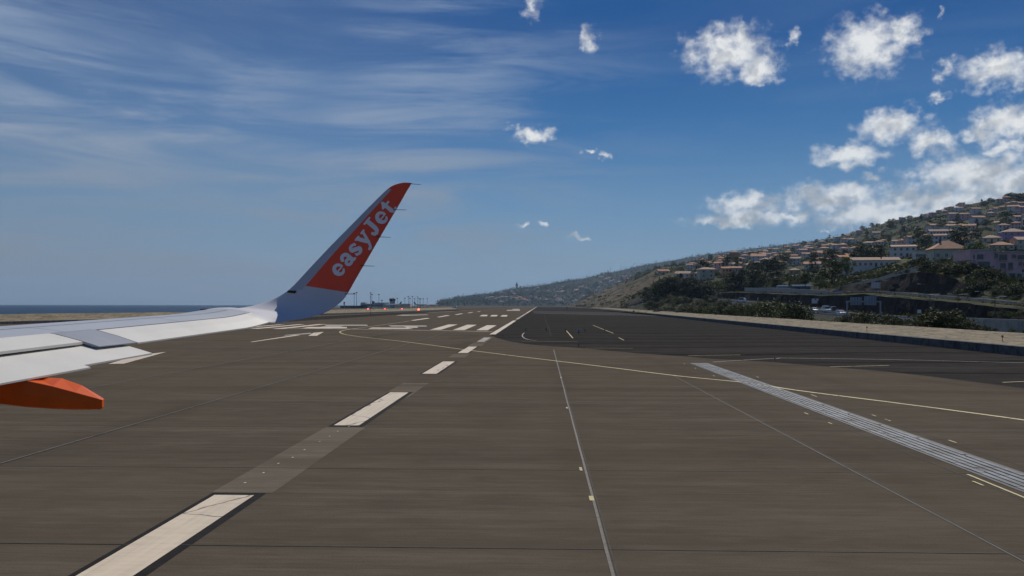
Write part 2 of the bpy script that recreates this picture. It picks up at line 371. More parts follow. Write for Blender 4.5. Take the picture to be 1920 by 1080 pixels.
# ------------------------------------------------------------------ sea and airfield pavement
n = 96
tag(mesh('sea', [(16000*math.cos(i*2*math.pi/n), 16000*math.sin(i*2*math.pi/n), -6) for i in range(n)], [tuple(range(n))], M_SEA), kind='structure')
V = [(-88, -90, 0), (47, -90, 0), (47, 600, 0), (60, 860, 0), (64, 1350, 0), (260, 1900, 0), (420, 3420, 0), (-420, 3420, 0), (-330, 1500, 0), (-330, 820, 0), (-120, 640, 0), (-84, 420, 0), (-112, 190, 0), (-125, -90, 0)]
Vb = [(x, y, -5.9) for x, y, z in V]; k = len(V)
runway = mesh('runway', V+Vb, [tuple(range(k))]+[(i, i+k, (i+1) % k+k, (i+1) % k) for i in range(k)], M_RUN)
tag(runway, kind='structure')
def sheet(name, pts, mat, z, parent=runway):
    return mesh(name, [(p[0], p[1], z) for p in pts], [tuple(range(len(pts)))], mat, parent)
def gpts(L): return [G(*p) for p in L]
def band(name, pts, wd, mat, z, parent=runway, closed=False):       # a painted line of even width along a path on the ground
    P = [Vector((p[0], p[1], 0)) for p in pts]; V = []
    for i, p in enumerate(P):
        a = P[max(0, i-1)]; b = P[min(len(P)-1, i+1)]; d = (b-a).normalized(); nrm = Vector((-d.y, d.x, 0))*wd/2
        V += [(p+nrm)[:2]+(z,), (p-nrm)[:2]+(z,)]
    return mesh(name, V, [(2*i, 2*i+1, 2*i+3, 2*i+2) for i in range(len(P)-1)], mat, parent)
def spl(pts, n=8):                              # Catmull-Rom through ground points
    P = [Vector((p[0], p[1])) for p in pts]; P = [P[0]*2-P[1]]+P+[P[-1]*2-P[-2]]; out = []
    for i in range(1, len(P)-2):
        for j in range(n):
            t = j/n; a, b, c, d = P[i-1:i+3]
            out.append(.5*((2*b)+(c-a)*t+(2*a-5*b+4*c-d)*t*t+(3*b-a-3*c+d)*t**3))
    out.append(P[-2]); return out
edge = spl(gpts([(919.6, 629.5), (951, 639), (1005, 647), (1080, 652), (1188, 661.7), (1280, 668), (1337, 673), (1420, 677), (1557, 688), (1693, 700), (1920, 728)]), 6)
ap = [(p.x, p.y) for p in edge]+[(46.5, ap_y) for ap_y in (edge[-1].y-14, 150)]+[(46.8, 590), (58, 855), (62, 1340), (40, 2300), (-5.4, 2300)]
apron = sheet('apron', ap, M_DARK, .004, None); tag(apron, kind='structure')
sheet('shoulder', [(-61, 2000), (-61, 300), (-62, 120), (-76, 120), (-78, 300), (-66, 900), (-63, 2000)], M_DARK, .004)
tw = gpts([(1000, 582.6), (1000, 587.4), (1235, 592.2), (1190, 586.5)])
sheet('taxiway_band', tw, M_TAXI, .008, apron)
# runway edge stripe: broken across the turning area, solid along the runway
XL, XR = -7.15, -6.27
def yv(py, px=960): return G(px, py).y
def stripe(y0, y1, border=True, mat=M_WHITE):
    if border:
        b_ = .13
        sheet('stripe_border', [(XL-b_, y0-.25), (XR+b_*1.5, y0-.25), (XR+b_*1.5, y1+.25), (XL-b_, y1+.25)], M_BLACK, .006)
    return sheet('side_stripe', [(XL, y0), (XR, y0), (XR, y1), (XL, y1)], mat, .011)
def xy(px, py): return G(px, py).y
stripe(8.5, xy(440, 929)); stripe(xy(655, 798), xy(750, 736)); stripe(xy(805, 701), xy(842, 678)); stripe(xy(869, 662), xy(888, 650))
stripe(xy(902, 641), xy(914, 633), False, M_WHITE2)
stripe(xy(924, 627), xy(962, 601), False); stripe(xy(965, 599), xy(969, 595), False, M_WHITE2); stripe(xy(970, 594.5), 420, False, M_WHITE2); stripe(430, 1900, False)
def patch(y0, y1, a=-7.32, b=-5.95): sheet('pale_patch', [(a, y0), (b, y0), (b, y1), (a, y1)], M_PATCH, .0045)
patch(xy(452, 924), xy(645, 801.5)); patch(xy(735, 745), xy(775, 718)); patch(xy(850, 670), xy(862, 663)); patch(xy(880, 649), xy(900, 641.5)); patch(xy(906, 640), xy(916, 632), -7.2, -6.0)
random.seed(3)
for i in range(12):                              # small bright studs left on the patch
    y = 20+i*1.15+random.uniform(-.2, .2); x = -6.95+.04*i+random.uniform(-.05, .05)
    sheet('paint_spot', [(x, y), (x+.05, y), (x+.05, y+.09), (x, y+.09)], M_WHITE, .012)
# paving lane joints
for x, y0, y1, mt, wd in ((1.16, 8, xy(1038, 655), M_THIN, .058), (7.95, 8, xy(1262, 700), M_THIN2, .032), (-14.2, 8, 140, M_THIN, .06), (-22.6, 8, 200, M_THIN, .08)):
    pts = []; y = y0
    while y < y1: pts.append((x+random.uniform(-.006, .006)+(.0025*(y-20) if x == 1.16 else 0), y)); y += 2.2
    band('lane_joint', pts, wd, mt, .0085)
    band('lane_seam', [(p[0]+.07, p[1]) for p in pts], .03, M_JOINT, .0065)
for py in (1029, 881, 803, 757, 722):
    y = xy(960, py); band('cross_joint', [(-40, y-.12), (-20, y-.05), (-8, y), (4, y+.02), (14, y+.05), (30, y+.1)], .035, M_JOINT, .0075)
for px, py in ((1109, 935), (1089, 880), (1063, 765), (1052, 708)):
    p = G(px, py); s_ = .10 if py > 900 else .07
    sheet('yellow_mark', [(p.x-s_/2, p.y-.22), (p.x+s_/2, p.y-.22), (p.x+s_/2, p.y+.22), (p.x-s_/2, p.y+.22)], M_YEL, .0125)
# yellow guide line: from the turning loop back across to the taxiway
loop = spl(gpts([(768, 602), (726, 608), (682, 614), (655, 617.6), (641, 620.5), (637.5, 622.5), (640, 625), (651, 628), (682.5, 632.4), (745, 639.2), (807, 647), (860, 654.3), (960, 667), (1043, 677), (1150, 690), (1270, 705), (1400, 718), (1500, 733), (1700, 758.5), (1920, 788), (2100, 815)]), 6)
band('guide_line', loop, .24, M_YEL, .0135)
for seg in ([(1098, 653), (1187, 653.3)], [(1290, 667), (1388, 665.6)], [(1556, 688), (1667, 685.4)], [(1880, 717.2), (1960, 714)], [(978, 640), (1083, 641)]):
    band('yellow_dash', gpts(seg), .15, M_YEL, .014)
band('white_line', spl(gpts([(1337, 679), (1390, 675.5), (1453, 672.3), (1487, 671.6), (1700, 675), (1920, 680.4), (2100, 684)])), .16, M_WHITE2, .0095, apron)
band('edge_line', [(p.x, p.y) for p in edge], .16, M_TAXI, .0095, apron)
band('white_line', spl(gpts([(983, 624), (979.5, 628), (981, 632.5), (990, 636.5), (1006, 638.5)])), .14, M_WHITE2, .0095, apron)
band('white_line', gpts([(1005, 587.4), (1120, 590), (1232, 592.4)]), .9, M_WHITE2, .0125, apron)
band('white_line', spl(gpts([(1020, 590), (1024, 603), (1029, 615), (1033, 630)])), .10, M_TAXI, .0095, apron)
for a, b in (((1062, 620), (1074, 634)), ((1112, 610), (1150, 625)), ((1160, 633), (1170, 638))): band('faded_line', gpts([a, b]), .14, M_YEL, .0095, apron)
# threshold: cross line, piano keys, designation figures and the centreline
band('threshold_line', gpts([(300, 612.5), (470, 614.5), (620, 616.4), (860, 620.5), (921, 622)]), 1.5, M_WHITE2, .0115)
def quad(name, L, mat=M_WHITE, z=.012): return sheet(name, gpts(L), mat, z)
for L in ([(806, 618.4), (826.5, 618.4), (858, 608.5), (841, 608.4)], [(849, 618.8), (871, 618.9), (894, 609), (876, 608.9)], [(893, 619.2), (914, 619.4), (931, 610), (913, 609.8)],
          [(466, 616.5), (484, 616.6), (573, 608.2), (560, 608)], [(510, 616.7), (530, 616.8), (612, 607.9), (597, 607.7)], [(424, 616.2), (440, 616.3), (535, 608.6), (524, 608.4)]):
    quad('threshold_bar', L, M_WHITE)
quad('figure_stroke', [(612, 611), (607, 608.7), (688, 608.8), (690, 611)], M_WHITE2); quad('figure_stroke', [(563, 616), (580, 613), (650, 613.2), (651, 615.6)])
quad('figure_stroke', [(600, 613.1), (612, 611.05), (645, 611.05), (638, 613.05)], M_WHITE2, .0122)
quad('figure_stroke', [(734, 612.4), (728, 610), (799, 610.4), (801, 612.4)], M_WHITE2); quad('figure_stroke', [(690, 616.3), (698, 614.2), (764, 614.6), (775, 616.8)])
quad('figure_stroke', [(764.2, 614.55), (757, 612.5), (782, 612.5), (784, 614.5)], M_WHITE, .0122)
# displaced-threshold arrow on the centreline
quad('arrow_shaft', [(469, 641.2), (474, 641.4), (564, 628.4), (553, 628.2)]); quad('arrow_barb', [(532, 629.6), (535, 628.2), (582, 624.0), (585, 626)], M_WHITE2)
quad('arrow_head', [(578, 629.7), (594, 629.8), (607, 622.4), (588, 624)], M_WHITE, .0125)
quad('edge_wedge', [(203, 682.5), (232, 682.2), (312, 660), (260, 666)], M_WHITE)
for L in ([(769.5, 600.8), (776, 601.3), (806.5, 597), (800, 596.2)], [(819, 594.4), (824, 595), (844, 591.5), (838, 590.9)], [(852, 590), (856.5, 590.4), (869, 588.2), (864, 587.8)], [(876, 586.8), (879, 587.1), (888, 585.6), (884, 585.3)], [(894, 584.6), (896, 584.8), (902, 583.7), (899, 583.5)]):
    quad('centreline_dash', L)
quad('chevron_mark', [(742, 591.8), (760, 592), (804, 590.6), (800, 589.7), (770, 590.2), (756, 589.9)], M_WHITE2)
for L in ([(899, 593), (912.5, 593), (915, 590.4), (904, 590.4)], [(919, 593.2), (931, 593.2), (933.5, 590.6), (922, 590.6)], [(938, 593.5), (950, 593.5), (952, 590.8), (942, 590.8)]): quad('touchdown_bar', L)
for L in ([(949, 582.7), (975, 582.7), (975, 580.9), (952, 580.9)], [(960, 580.6), (974, 580.6), (974, 579.2), (962, 579.2)]): quad('touchdown_bar', L, M_WHITE2)
band('far_cross_line', gpts([(862, 581.7), (890, 581.4)]), 5, M_WHITE2, .0115); band('far_cross_line', gpts([(803, 585.4), (852, 584.2)]), 3.5, M_WHITE2, .0115)

# steel slot drain beside the runway: a row of grates set in the pavement
X0, X1 = 10.98, 12.07
yd0, yd1 = 17.5, xy(1312, 681)
drain = tag(bpy.data.objects.new('trench_drain', None), 'long steel grated trench drain set into the pavement right of the thin joints', 'drain'); C.objects.link(drain); drain.location = (11.5, 30, 0)
def local(o, wx, wy, wz=0): return (wx-o.location.x, wy-o.location.y, wz-o.location.z)
sb = MB(); sb.box(X0-.1-11.5, X1+.1-11.5, yd0-30, yd1-30, .0042, .0092); sb.build('channel', M_SLOT, drain)
gm_ = []
for v_ in range(3):
    g = MB(); rr = random.Random(v_)
    for j in range(5):
        a = X0+.02+j*.216
        y = 0
        while y < .99:
            l_ = min(rr.choice((.2, .33, .5, 1.0)), .995-y)
            if rr.random() > .07: g.box(a-11.5, a+.140+rr.uniform(-.02, .02)-11.5, y+.003, y+l_-.003, .0, .016+rr.uniform(-.003, .004))
            y += l_
    gm_.append(me_of(g, 'grate', M_GRATE))
y = yd0; i = 0
while y < yd1-1:
    o = link('grate', gm_[i % 3 if i % 7 else 2], M_GRATE, drain); o.location = (0, y-30, .0095); y += 1.0; i += 1
for xo, side in ((10.35, 0), (12.75, 1)):
    y = 16
    while y < yd1:
        L_ = random.choice((.4, .9, 1.6, .5)); 
        if random.random() < (.42 if side else .36): band('yellow_dash', [(xo, y), (xo, y+L_)], .06, M_YEL, .0125)
        y += L_+random.uniform(.8, 2.6)
    band('drain_seam', [(xo+(-.12 if side else .12), 14), (xo+(-.12 if side else .12), yd1)], .035, M_JOINT, .0085)
band('yellow_dash', gpts([(1814, 890), (1926, 936)]), .07, M_YEL, .0128)

# ------------------------------------------------------------------ sloped concrete embankments
def embank(name, line, prof, label, mats, cat='embankment'):
    """profile (offset outward, height, material) swept along a ground path"""
    P = [Vector((x, y, 0)) for x, y in line]; o = thing(name, label, cat, P[0])
    rows = []
    for i, p in enumerate(P):
        d = (P[min(i+1, len(P)-1)]-P[max(0, i-1)]).normalized(); nr = Vector((d.y, -d.x, 0))
        j = noise.noise(p*.05)*.12
        rows.append([p+nr*a+Vector((0, 0, h+(j if h > 1 else 0)))-P[0] for a, h in prof])
    return o, rows
def swept(rows, a, b):
    mb = MB(); kk = b-a+1
    mb.add([p for r_ in rows for p in r_[a:b+1]], [(i*kk+j, (i+1)*kk+j, (i+1)*kk+j+1, i*kk+j+1) for i in range(len(rows)-1) for j in range(kk-1)]); return mb
def dense(pts, st):
    out = []
    for (a, b), (c, d) in zip(pts, pts[1:]):
        L_ = math.hypot(c-a, d-b); q = max(1, int(L_/st))
        out += [(a+(c-a)*i/q, b+(d-b)*i/q) for i in range(q)]
    return out+[pts[-1]]
RB = dense([(40.2, 18), (40.3, 71), (40.6, 104), (42.3, 185), (46.3, 343), (54, 600), (63, 860), (66, 1150)], 9)
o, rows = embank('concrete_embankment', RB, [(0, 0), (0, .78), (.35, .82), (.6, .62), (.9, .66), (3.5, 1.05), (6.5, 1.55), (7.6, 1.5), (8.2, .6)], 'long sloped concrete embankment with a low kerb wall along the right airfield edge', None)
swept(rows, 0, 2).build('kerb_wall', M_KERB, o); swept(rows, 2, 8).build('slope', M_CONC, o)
LB = dense([(-124, 60), (-112, 172), (-97, 255), (-86, 361), (-79, 470), (-74, 600), (-72, 760)], 9)
LB2 = LB[::-1]
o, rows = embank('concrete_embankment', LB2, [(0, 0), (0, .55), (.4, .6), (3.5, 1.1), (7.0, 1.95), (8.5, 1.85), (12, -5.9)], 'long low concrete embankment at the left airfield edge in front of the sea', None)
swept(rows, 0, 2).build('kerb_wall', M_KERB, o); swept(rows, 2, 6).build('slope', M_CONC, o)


# ------------------------------------------------------------------ the hillside beside the airfield
ZH = [(40, -.8), (150, .2), (230, 1.4), (250, 1.8), (359, 5.4), (422, 7), (500, 8)]           # expressway
ZR = [(40, 1.2), (120, 2.0), (166, 3.4), (200, 5.2), (259, 8.0), (295, 7.9), (422, 10.8), (460, 11), (500, 9.5)]   # ramp above the lower cutting
ZT = [(40, 5), (170, 6), (215, 7.4), (228, 9.2), (236, 12), (250, 14.4), (263, 15), (300, 12.4), (341, 11.0), (400, 11.6), (500, 12)]   # top of the upper cutting
def zfront(X, Y):
    h, r_, t_ = lerp(ZH, Y), lerp(ZR, Y), max(lerp(ZT, Y), lerp(ZR, Y)+.4)
    return lerp([(46, .6), (56, .5), (70, h-.35), (74.5, h), (93.5, h), (95.4, h+.2), (96.6, h+(r_-h)*.93), (97.4, r_-.05), (99.5, r_), (109.5, r_), (111.2, r_+.2), (113.4, r_+(t_-r_)*.92), (115.5, t_-.2), (117.5, t_), (124, t_+.3)], X)
XIN = 121.0
SKYT = [(62, 2), (68, 5), (125, 30), (190, 60), (221, 72), (287, 79), (339, 90), (363, 95), (428, 101), (488, 111), (533, 122), (588, 136), (640, 149), (688, 160), (788, 181), (848, 197), (908, 206), (1100, 226), (1600, 250), (3400, 300)]
DST = [(62, 1760), (190, 1700), (260, 1500), (400, 1650), (488, 1650), (688, 1395), (908, 1100), (1600, 650), (3400, 420)]
EXT = [(62, .85), (190, .5), (250, .30), (400, .36), (600, .62), (900, .76), (3400, .8)]
def y_in(a): return min(max(500, min(70*1600/a, lerp(DST, a)-90)), XIN*1600/a) if a > 224 else min(70*1600/a, lerp(DST, a)-90)
def z_in(a):
    Y = y_in(a); X = a*Y/1600
    if Y <= 501: return zfront(min(X, XIN), Y)
    return 1.5+(zfront(70, 500)-1.5)*max(0, 1-(Y-500)/250)
def zhill(a, d):
    Y0, Y1 = y_in(a), lerp(DST, a); dy0 = (z_in(a)-CH)*1600/Y0
    t = max(0, (d-Y0)/(Y1-Y0))
    if t <= 1: dy = dy0+(lerp(SKYT, a)-dy0)*t**lerp(EXT, a)
    else: dy = lerp(SKYT, a)*(1-.9*min(1, (t-1)*1.5))
    z = CH+dy*d/1600
    X = a*d/1600; nz = noise.fractal(Vector((X*.011, d*.011, 3.3)), 1, 2, 4)*5.0+noise.noise(Vector((X*.06, d*.03, 1)))*1.6
    return z+nz*sstep(0, .12, t)*min(1, lerp(SKYT, a)/70)*(1 if t <= 1 else .6)
def T(px, py):                                   # pixel -> point on the hillside
    a = px-1012; dy = hor(px)-py; Y0, Y1 = y_in(a), lerp(DST, a); d = Y0
    while d < Y1*.995:
        if (zhill(a, d)-CH)*1600/d >= dy: break
        d += 4
    return Vector((a*d/1600, d, zhill(a, d)))
# near ground: expressway shelf, lower cutting, ramp, upper cutting
XS = [46.5, 49, 52, 56, 61, 66, 70, 74.4, 80, 87, 93.6, 95.4, 95.8, 96.2, 96.6, 97.4, 99.5, 104, 109.4, 111.2, 111.8, 112.4, 112.9, 113.4, 115.5, 117.5, 119, 121]
YS = [40+i*4 for i in range(116)]
V = []; Fc = []
for Y in YS:
    for X in XS:
        z = zfront(X, Y); j = 0
        if 95.3 < X < 97 or 111 < X < 115: j = 1
        V.append((X+j*noise.noise(Vector((X*.5, Y*.22, 2)))*.7, Y+j*noise.noise(Vector((X*.6, Y*.25, 9)))*.9, z+j*noise.noise(Vector((X, Y*.3, 5)))*.35+(0 if 74 < X < 94 else noise.noise(Vector((X*.2, Y*.2, 0)))*.25*(X < 74))))
kx = len(XS)
Fc = [(i*kx+j, i*kx+j+1, (i+1)*kx+j+1, (i+1)*kx+j) for i in range(len(YS)-1) for j in range(kx-1)]
terr = tag(mesh('cutting_terrain', V, Fc, M_HILL), kind='structure')
V = []; ys = [500+i*25 for i in range(52)]
for Y in ys:
    f_ = max(0, 1-(Y-500)/250)
    for X in (47, 56, 64, 72, 84): V.append((X+sstep(500, 860, Y)*8, Y, (.5 if X < 60 else 1.0 if X < 70 else 1.4)+f_*(zfront(X, 500)-1.2)*(X > 56)))
tag(mesh('verge', V, [(i*5+j, i*5+j+1, (i+1)*5+j+1, (i+1)*5+j) for i in range(len(ys)-1) for j in range(4)], M_HILL), kind='structure')
NA, NT = 230, 84
AL = [62*(3300/62)**(i/(NA-1)) for i in range(NA)]
V = []
for a in AL:
    Y0, Y1 = y_in(a), lerp(DST, a)
    for j in range(NT+8):
        t = (j/NT)**1.35 if j <= NT else 1+(j-NT)*.09
        d = Y0+(Y1-Y0)*t; z = zhill(a, d)
        V.append((a*d/1600, d, z))
kt = NT+8
hill = tag(mesh('hillside', V, [(i*kt+j, (i+1)*kt+j, (i+1)*kt+j+1, i*kt+j+1) for i in range(NA-1) for j in range(kt-1)], M_HILL, smooth=True), kind='structure')
# far ridge beyond the bay
FSK = [(-215, -4), (-206, -1), (-194, 2), (-184, 7), (-160, 12.5), (-107, 18.5), (-52, 29.5), (-12, 34.5), (88, 51), (188, 73), (288, 91), (388, 105), (488, 116.5), (548, 127), (620, 138), (900, 150), (1500, 160)]
def zfar(a, t):
    d = 3300+1500*t; s_ = lerp(FSK, a)
    dy = -2.2+(s_+2.2)*(min(1, t)**.8 if t <= 1 else 1-.4*(t-1))
    return Vector((a*d/1600, d, CH+dy*d/1600+noise.fractal(Vector((a*.03, t*5, 7)), 1, 2, 4)*9*sstep(0, .2, t)*(1 if 0 < t < .9 else .35)*min(1, max(0, s_)/30)))
V = []; al = [-215+i*6 for i in range(250)]
for a in al:
    for j in range(34): V.append(zfar(a, j/28))
tag(mesh('far_hill', V, [(i*34+j, (i+1)*34+j, (i+1)*34+j+1, i*34+j+1) for i in range(len(al)-1) for j in range(33)], M_FAR, smooth=True), kind='structure')

# ------------------------------------------------------------------ houses
WIN = MB(); WIN.box(-.55, .55, -.05, .03, 0, 1.3, 0); ME_WIN = me_of(WIN, 'window', M_GLASS)
WF = MB(); WF.box(-.66, .66, -.09, .02, -.1, 0, 0); WF.box(-.66, .66, -.09, .02, 1.3, 1.4, 0); WF.box(-.66, -.55, -.09, .02, 0, 1.3, 0); WF.box(.55, .66, -.09, .02, 0, 1.3, 0); WF.box(-.03, .03, -.075, .02, 0, 1.3, 0)
ME_WF = me_of(WF, 'window_frame', M_FRAME)
DR = MB(); DR.box(-.55, .55, -.06, .03, 0, 2.1); ME_DR = me_of(DR, 'door', M_DOOR)
HOUSES = []
def roof_hip(mb, w_, d_, z, h, ov=.5, gable=False):
    x, y = w_/2+ov, d_/2+ov; rl = max(0, x-y) if not gable else x
    V = [(-x, -y, z), (x, -y, z), (x, y, z), (-x, y, z), (-rl, 0, z+h), (rl, 0, z+h)]
    V += [(a, b, c-.22) for a, b, c in V[:4]]
    mb.add(V, [(0, 1, 5, 4), (2, 3, 4, 5), (1, 2, 5), (3, 0, 4), (0, 6, 7, 1), (1, 7, 8, 2), (2, 8, 9, 3), (3, 9, 6, 0), (9, 8, 7, 6)])
def house(label, P, w_, d_, st, rz, wall=0, tile=0, roof='hip', nw=3, frames=False, chim=False, group=None, rh=None, name='house', sh=2.8):
    o = thing(name, label, 'house', P, rz, group); h = st*sh
    mb = MB(); mb.box(-w_/2, w_/2, -d_/2, d_/2, -5, h)
    if roof == 'gable': mb.add([(-w_/2, -d_/2, h), (-w_/2, d_/2, h), (-w_/2, 0, h+(rh or d_*.22)), (w_/2, -d_/2, h), (w_/2, d_/2, h), (w_/2, 0, h+(rh or d_*.22))], [(0, 2, 1), (3, 4, 5)])
    mb.build('wall', M_WALLS[wall], o)
    mb = MB(); rh = rh or d_*.22
    if roof == 'flat': mb.box(-w_/2-.25, w_/2+.25, -d_/2-.25, d_/2+.25, h, h+.35); rf = mb.build('roof', M_FLAT, o)
    else: roof_hip(mb, w_, d_, h+.22, rh, .5, roof == 'gable'); rf = mb.build('roof', M_TILE[tile], o)
    if chim: mb = MB(); mb.box(-w_*.22, -w_*.22+.7, -.4, .4, h, h+rh+1.0); mb.build('chimney', M_CHIM, rf)
    for s_ in range(st):
        for i in range(nw):
            x = -w_/2+w_*(i+.5)/nw
            if s_ == 0 and i == nw//2 and nw > 2:
                q = link('door', ME_DR, M_DOOR, o); q.location = (x, -d_/2, .05); continue
            q = link('window', ME_WIN, M_GLASS, o); q.location = (x, -d_/2, s_*sh+.9)
            if frames: link('frame', ME_WF, M_FRAME, q)
        for i in range(2):
            y = -d_/4+d_/2*i; q = link('window', ME_WIN, M_GLASS, o); q.location = (-w_/2, y, s_*sh+.9); q.rotation_euler.z = -math.pi/2
            if frames: link('frame', ME_WF, M_FRAME, q)
    HOUSES.append((P.x, P.y, max(w_, d_)*.62)); return o
def hpx(label, x0, x1, yb, st, wall, tile, roof='hip', nw=3, rz=None, dr=.7, **kw):
    P = T((x0+x1)/2, yb); wd = (x1-x0)*P.y/1600
    rz = R(random.uniform(-28, 8)) if rz is None else R(rz)
    d_ = wd*dr; P = P+Vector((0, d_*.4, 0)); wd = max(6, wd*.86); d_ = max(5, d_)
    return house(label, P, wd, d_, st, rz, wall, tile, roof, nw, **kw)
random.seed(21)
hpx('large cream villa with broad orange hip roof and dark chimney above the concrete retaining wall', 1738, 1806, 488, 1, 1, 2, nw=4, rz=-8, chim=True, frames=True, sh=4.0, rh=3.6)
hpx('flat-roofed cream wing with a row of tall windows left of the orange-roofed villa', 1706, 1738, 487, 1, 0, 0, 'flat', 6, -8, frames=True, sh=3.6)
hpx('white two-storey villa with shallow grey roof left of the orange-roofed villa', 1665, 1713, 484, 2, 0, 1, 'gable', 4, -14, rh=1.2, frames=True)
hpx('long low white building with pale red roof behind the bright round trees', 1586, 1684, 503, 1, 0, 1, 'gable', 9, -6, dr=.28, frames=True, rh=1.6, sh=3.4)
hpx('small white lower building with balcony just below the long white building', 1572, 1612, 513, 1, 0, 0, 'flat', 4, -6, dr=.4, frames=True)
hpx('white house with orange pyramid roof just above the large cream villa', 1777, 1819, 463, 1, 0, 2, nw=3, rz=-20, frames=True, sh=3.2)
hpx('long white terraced building with faded tile roof in the middle of the hillside', 1731, 1782, 450, 2, 0, 1, 'gable', 8, -8, dr=.3, rh=1.8)
hpx('lilac two-storey house with tan hip roof and dark chimney near the right edge', 1866, 1914, 455, 2, 3, 1, nw=4, rz=-12, chim=True, frames=True)
hpx('tall cream house with twin gables at the right edge above the pink apartments', 1890, 1934, 471, 2, 1, 1, 'gable', 4, -4, frames=True)
hpx('low house with broad orange roof between the palms and the cream gabled house', 1846, 1890, 471, 1, 1, 2, nw=4, rz=-15)
hpx('cream house with long tan roof left of the lilac house', 1830, 1867, 458, 1, 1, 1, nw=3, rz=-18)
hpx('white cubic house standing alone high among the dark trees', 1810, 1834, 421, 3, 0, 0, 'flat', 3, -14)
hpx('rust red apartment block with tiled roof on the left brow of the hill', 1365, 1385, 484, 3, 5, 2, nw=3, rz=-10)
hpx('white gabled house on the terraced fields at the left end of the hill', 1266, 1297, 521, 1, 0, 1, 'gable', 3, -20)
hpx('white gabled house low on the left part of the hillside village', 1476, 1499, 498, 2, 0, 1, 'gable', 3, -20)
for i in range(5):
    hpx('stepped row house with tan roof on the skyline of the left brow', 1399+i*9, 1408+i*9, 475-i*1.6, 2, 4, 1, nw=2, rz=-8, group='stepped row houses on the brow')
hpx('dark brown house with orange roof low among the trees left of the round green trees', 1477, 1496, 517, 1, 4, 1, nw=2, rz=-20)
small = [(1784, 1798, 437), (1795, 1820, 440), (1797, 1822, 449), (1798, 1815, 431), (1858, 1881, 440), (1883, 1902, 433), (1858, 1876, 431), (1886, 1906, 415), (1904, 1925, 416), (1902, 1920, 428),
  (1840, 1850, 401), (1850, 1862, 399), (1861, 1873, 396), (1873, 1886, 393), (1882, 1894, 391), (1893, 1907, 388), (1855, 1868, 386), (1868, 1880, 383),
  (1668, 1680, 419), (1679, 1690, 418), (1712, 1722, 412), (1723, 1735, 412), (1734, 1746, 409), (1746, 1756, 403), (1756, 1767, 402), (1767, 1779, 399), (1788, 1799, 391), (1798, 1808, 390),
  (1687, 1707, 455), (1665, 1678, 461), (1679, 1692, 460), (1692, 1706, 459), (1642, 1655, 463), (1717, 1740, 459), (1742, 1766, 461),
  (1405, 1436, 491), (1466, 1484, 478), (1478, 1492, 486), (1504, 1537, 505), (1422, 1448, 500), (1448, 1472, 503), (1518, 1548, 487), (1548, 1577, 486), (1588, 1613, 478), (1616, 1634, 467), (1632, 1652, 466),
  (1571, 1584, 457), (1582, 1599, 458), (1231, 1255, 514), (1299, 1318, 521), (1360, 1388, 512), (1349, 1370, 520), (1370, 1388, 521), (1324, 1342, 511), (1315, 1334, 497), (1340, 1352, 489), (1351, 1363, 488), (1304, 1318, 499), (1285, 1299, 507),
  (1393, 1410, 503), (1410, 1424, 510), (1440, 1456, 489), (1454, 1468, 495), (1386, 1402, 489), (1420, 1434, 480), (1494, 1510, 478), (1500, 1515, 469), (1536, 1550, 470), (1530, 1545, 462), (1340, 1354, 505)]
LBL = {0: 'white', 1: 'cream', 2: 'pink', 4: 'ochre'}
for (a, b, y) in small:
    wl = random.choice((0, 0, 0, 1, 1, 2, 4)); tl = random.choice((0, 0, 1, 2)); st = random.choice((1, 2, 2))
    zone = 'right part' if a > 1770 else 'middle part' if a > 1560 else 'left part'
    hpx('small %s %s-storey house with %s roof in the %s of the hillside village' % (LBL[wl], {1: 'one', 2: 'two'}[st], ('terracotta', 'faded tan', 'orange')[tl], zone), a, b, y, st, wl, tl, random.choice(('hip', 'hip', 'gable')), 2 if b-a < 16 else 3, group='small village houses, '+zone)
for i in range(75):
    for _ in range(30):
        px = random.choice((random.uniform(1290, 1560), random.uniform(1290, 1560), random.uniform(1330, 1600), random.uniform(1290, 1560), random.uniform(1560, 1925))); s_ = hor(px)-lerp(SKYT, px-1012)
        py = s_+random.uniform(4, 60) if px > 1560 else s_+random.uniform(3, 40)
        if px > 1640 and py > 445: continue
        P = T(px, py)
        if all(math.hypot(P.x-a, (P.y-b)*.4) > r_+6 for a, b, r_ in HOUSES): break
    else: continue
    wl = random.choice((0, 0, 1, 2)); tl = random.choice((0, 1, 2)); zone = 'right part' if px > 1770 else 'middle part' if px > 1560 else 'left part'
    house('tiny %s house with %s roof scattered in the %s of the hillside' % (LBL[wl], ('terracotta', 'faded tan', 'orange')[tl], zone), P, random.uniform(7, 12), random.uniform(6, 9), random.choice((1, 2)), R(random.uniform(-35, 15)), wl, tl, random.choice(('hip', 'hip', 'gable')), 2, group='tiny scattered houses, '+zone)
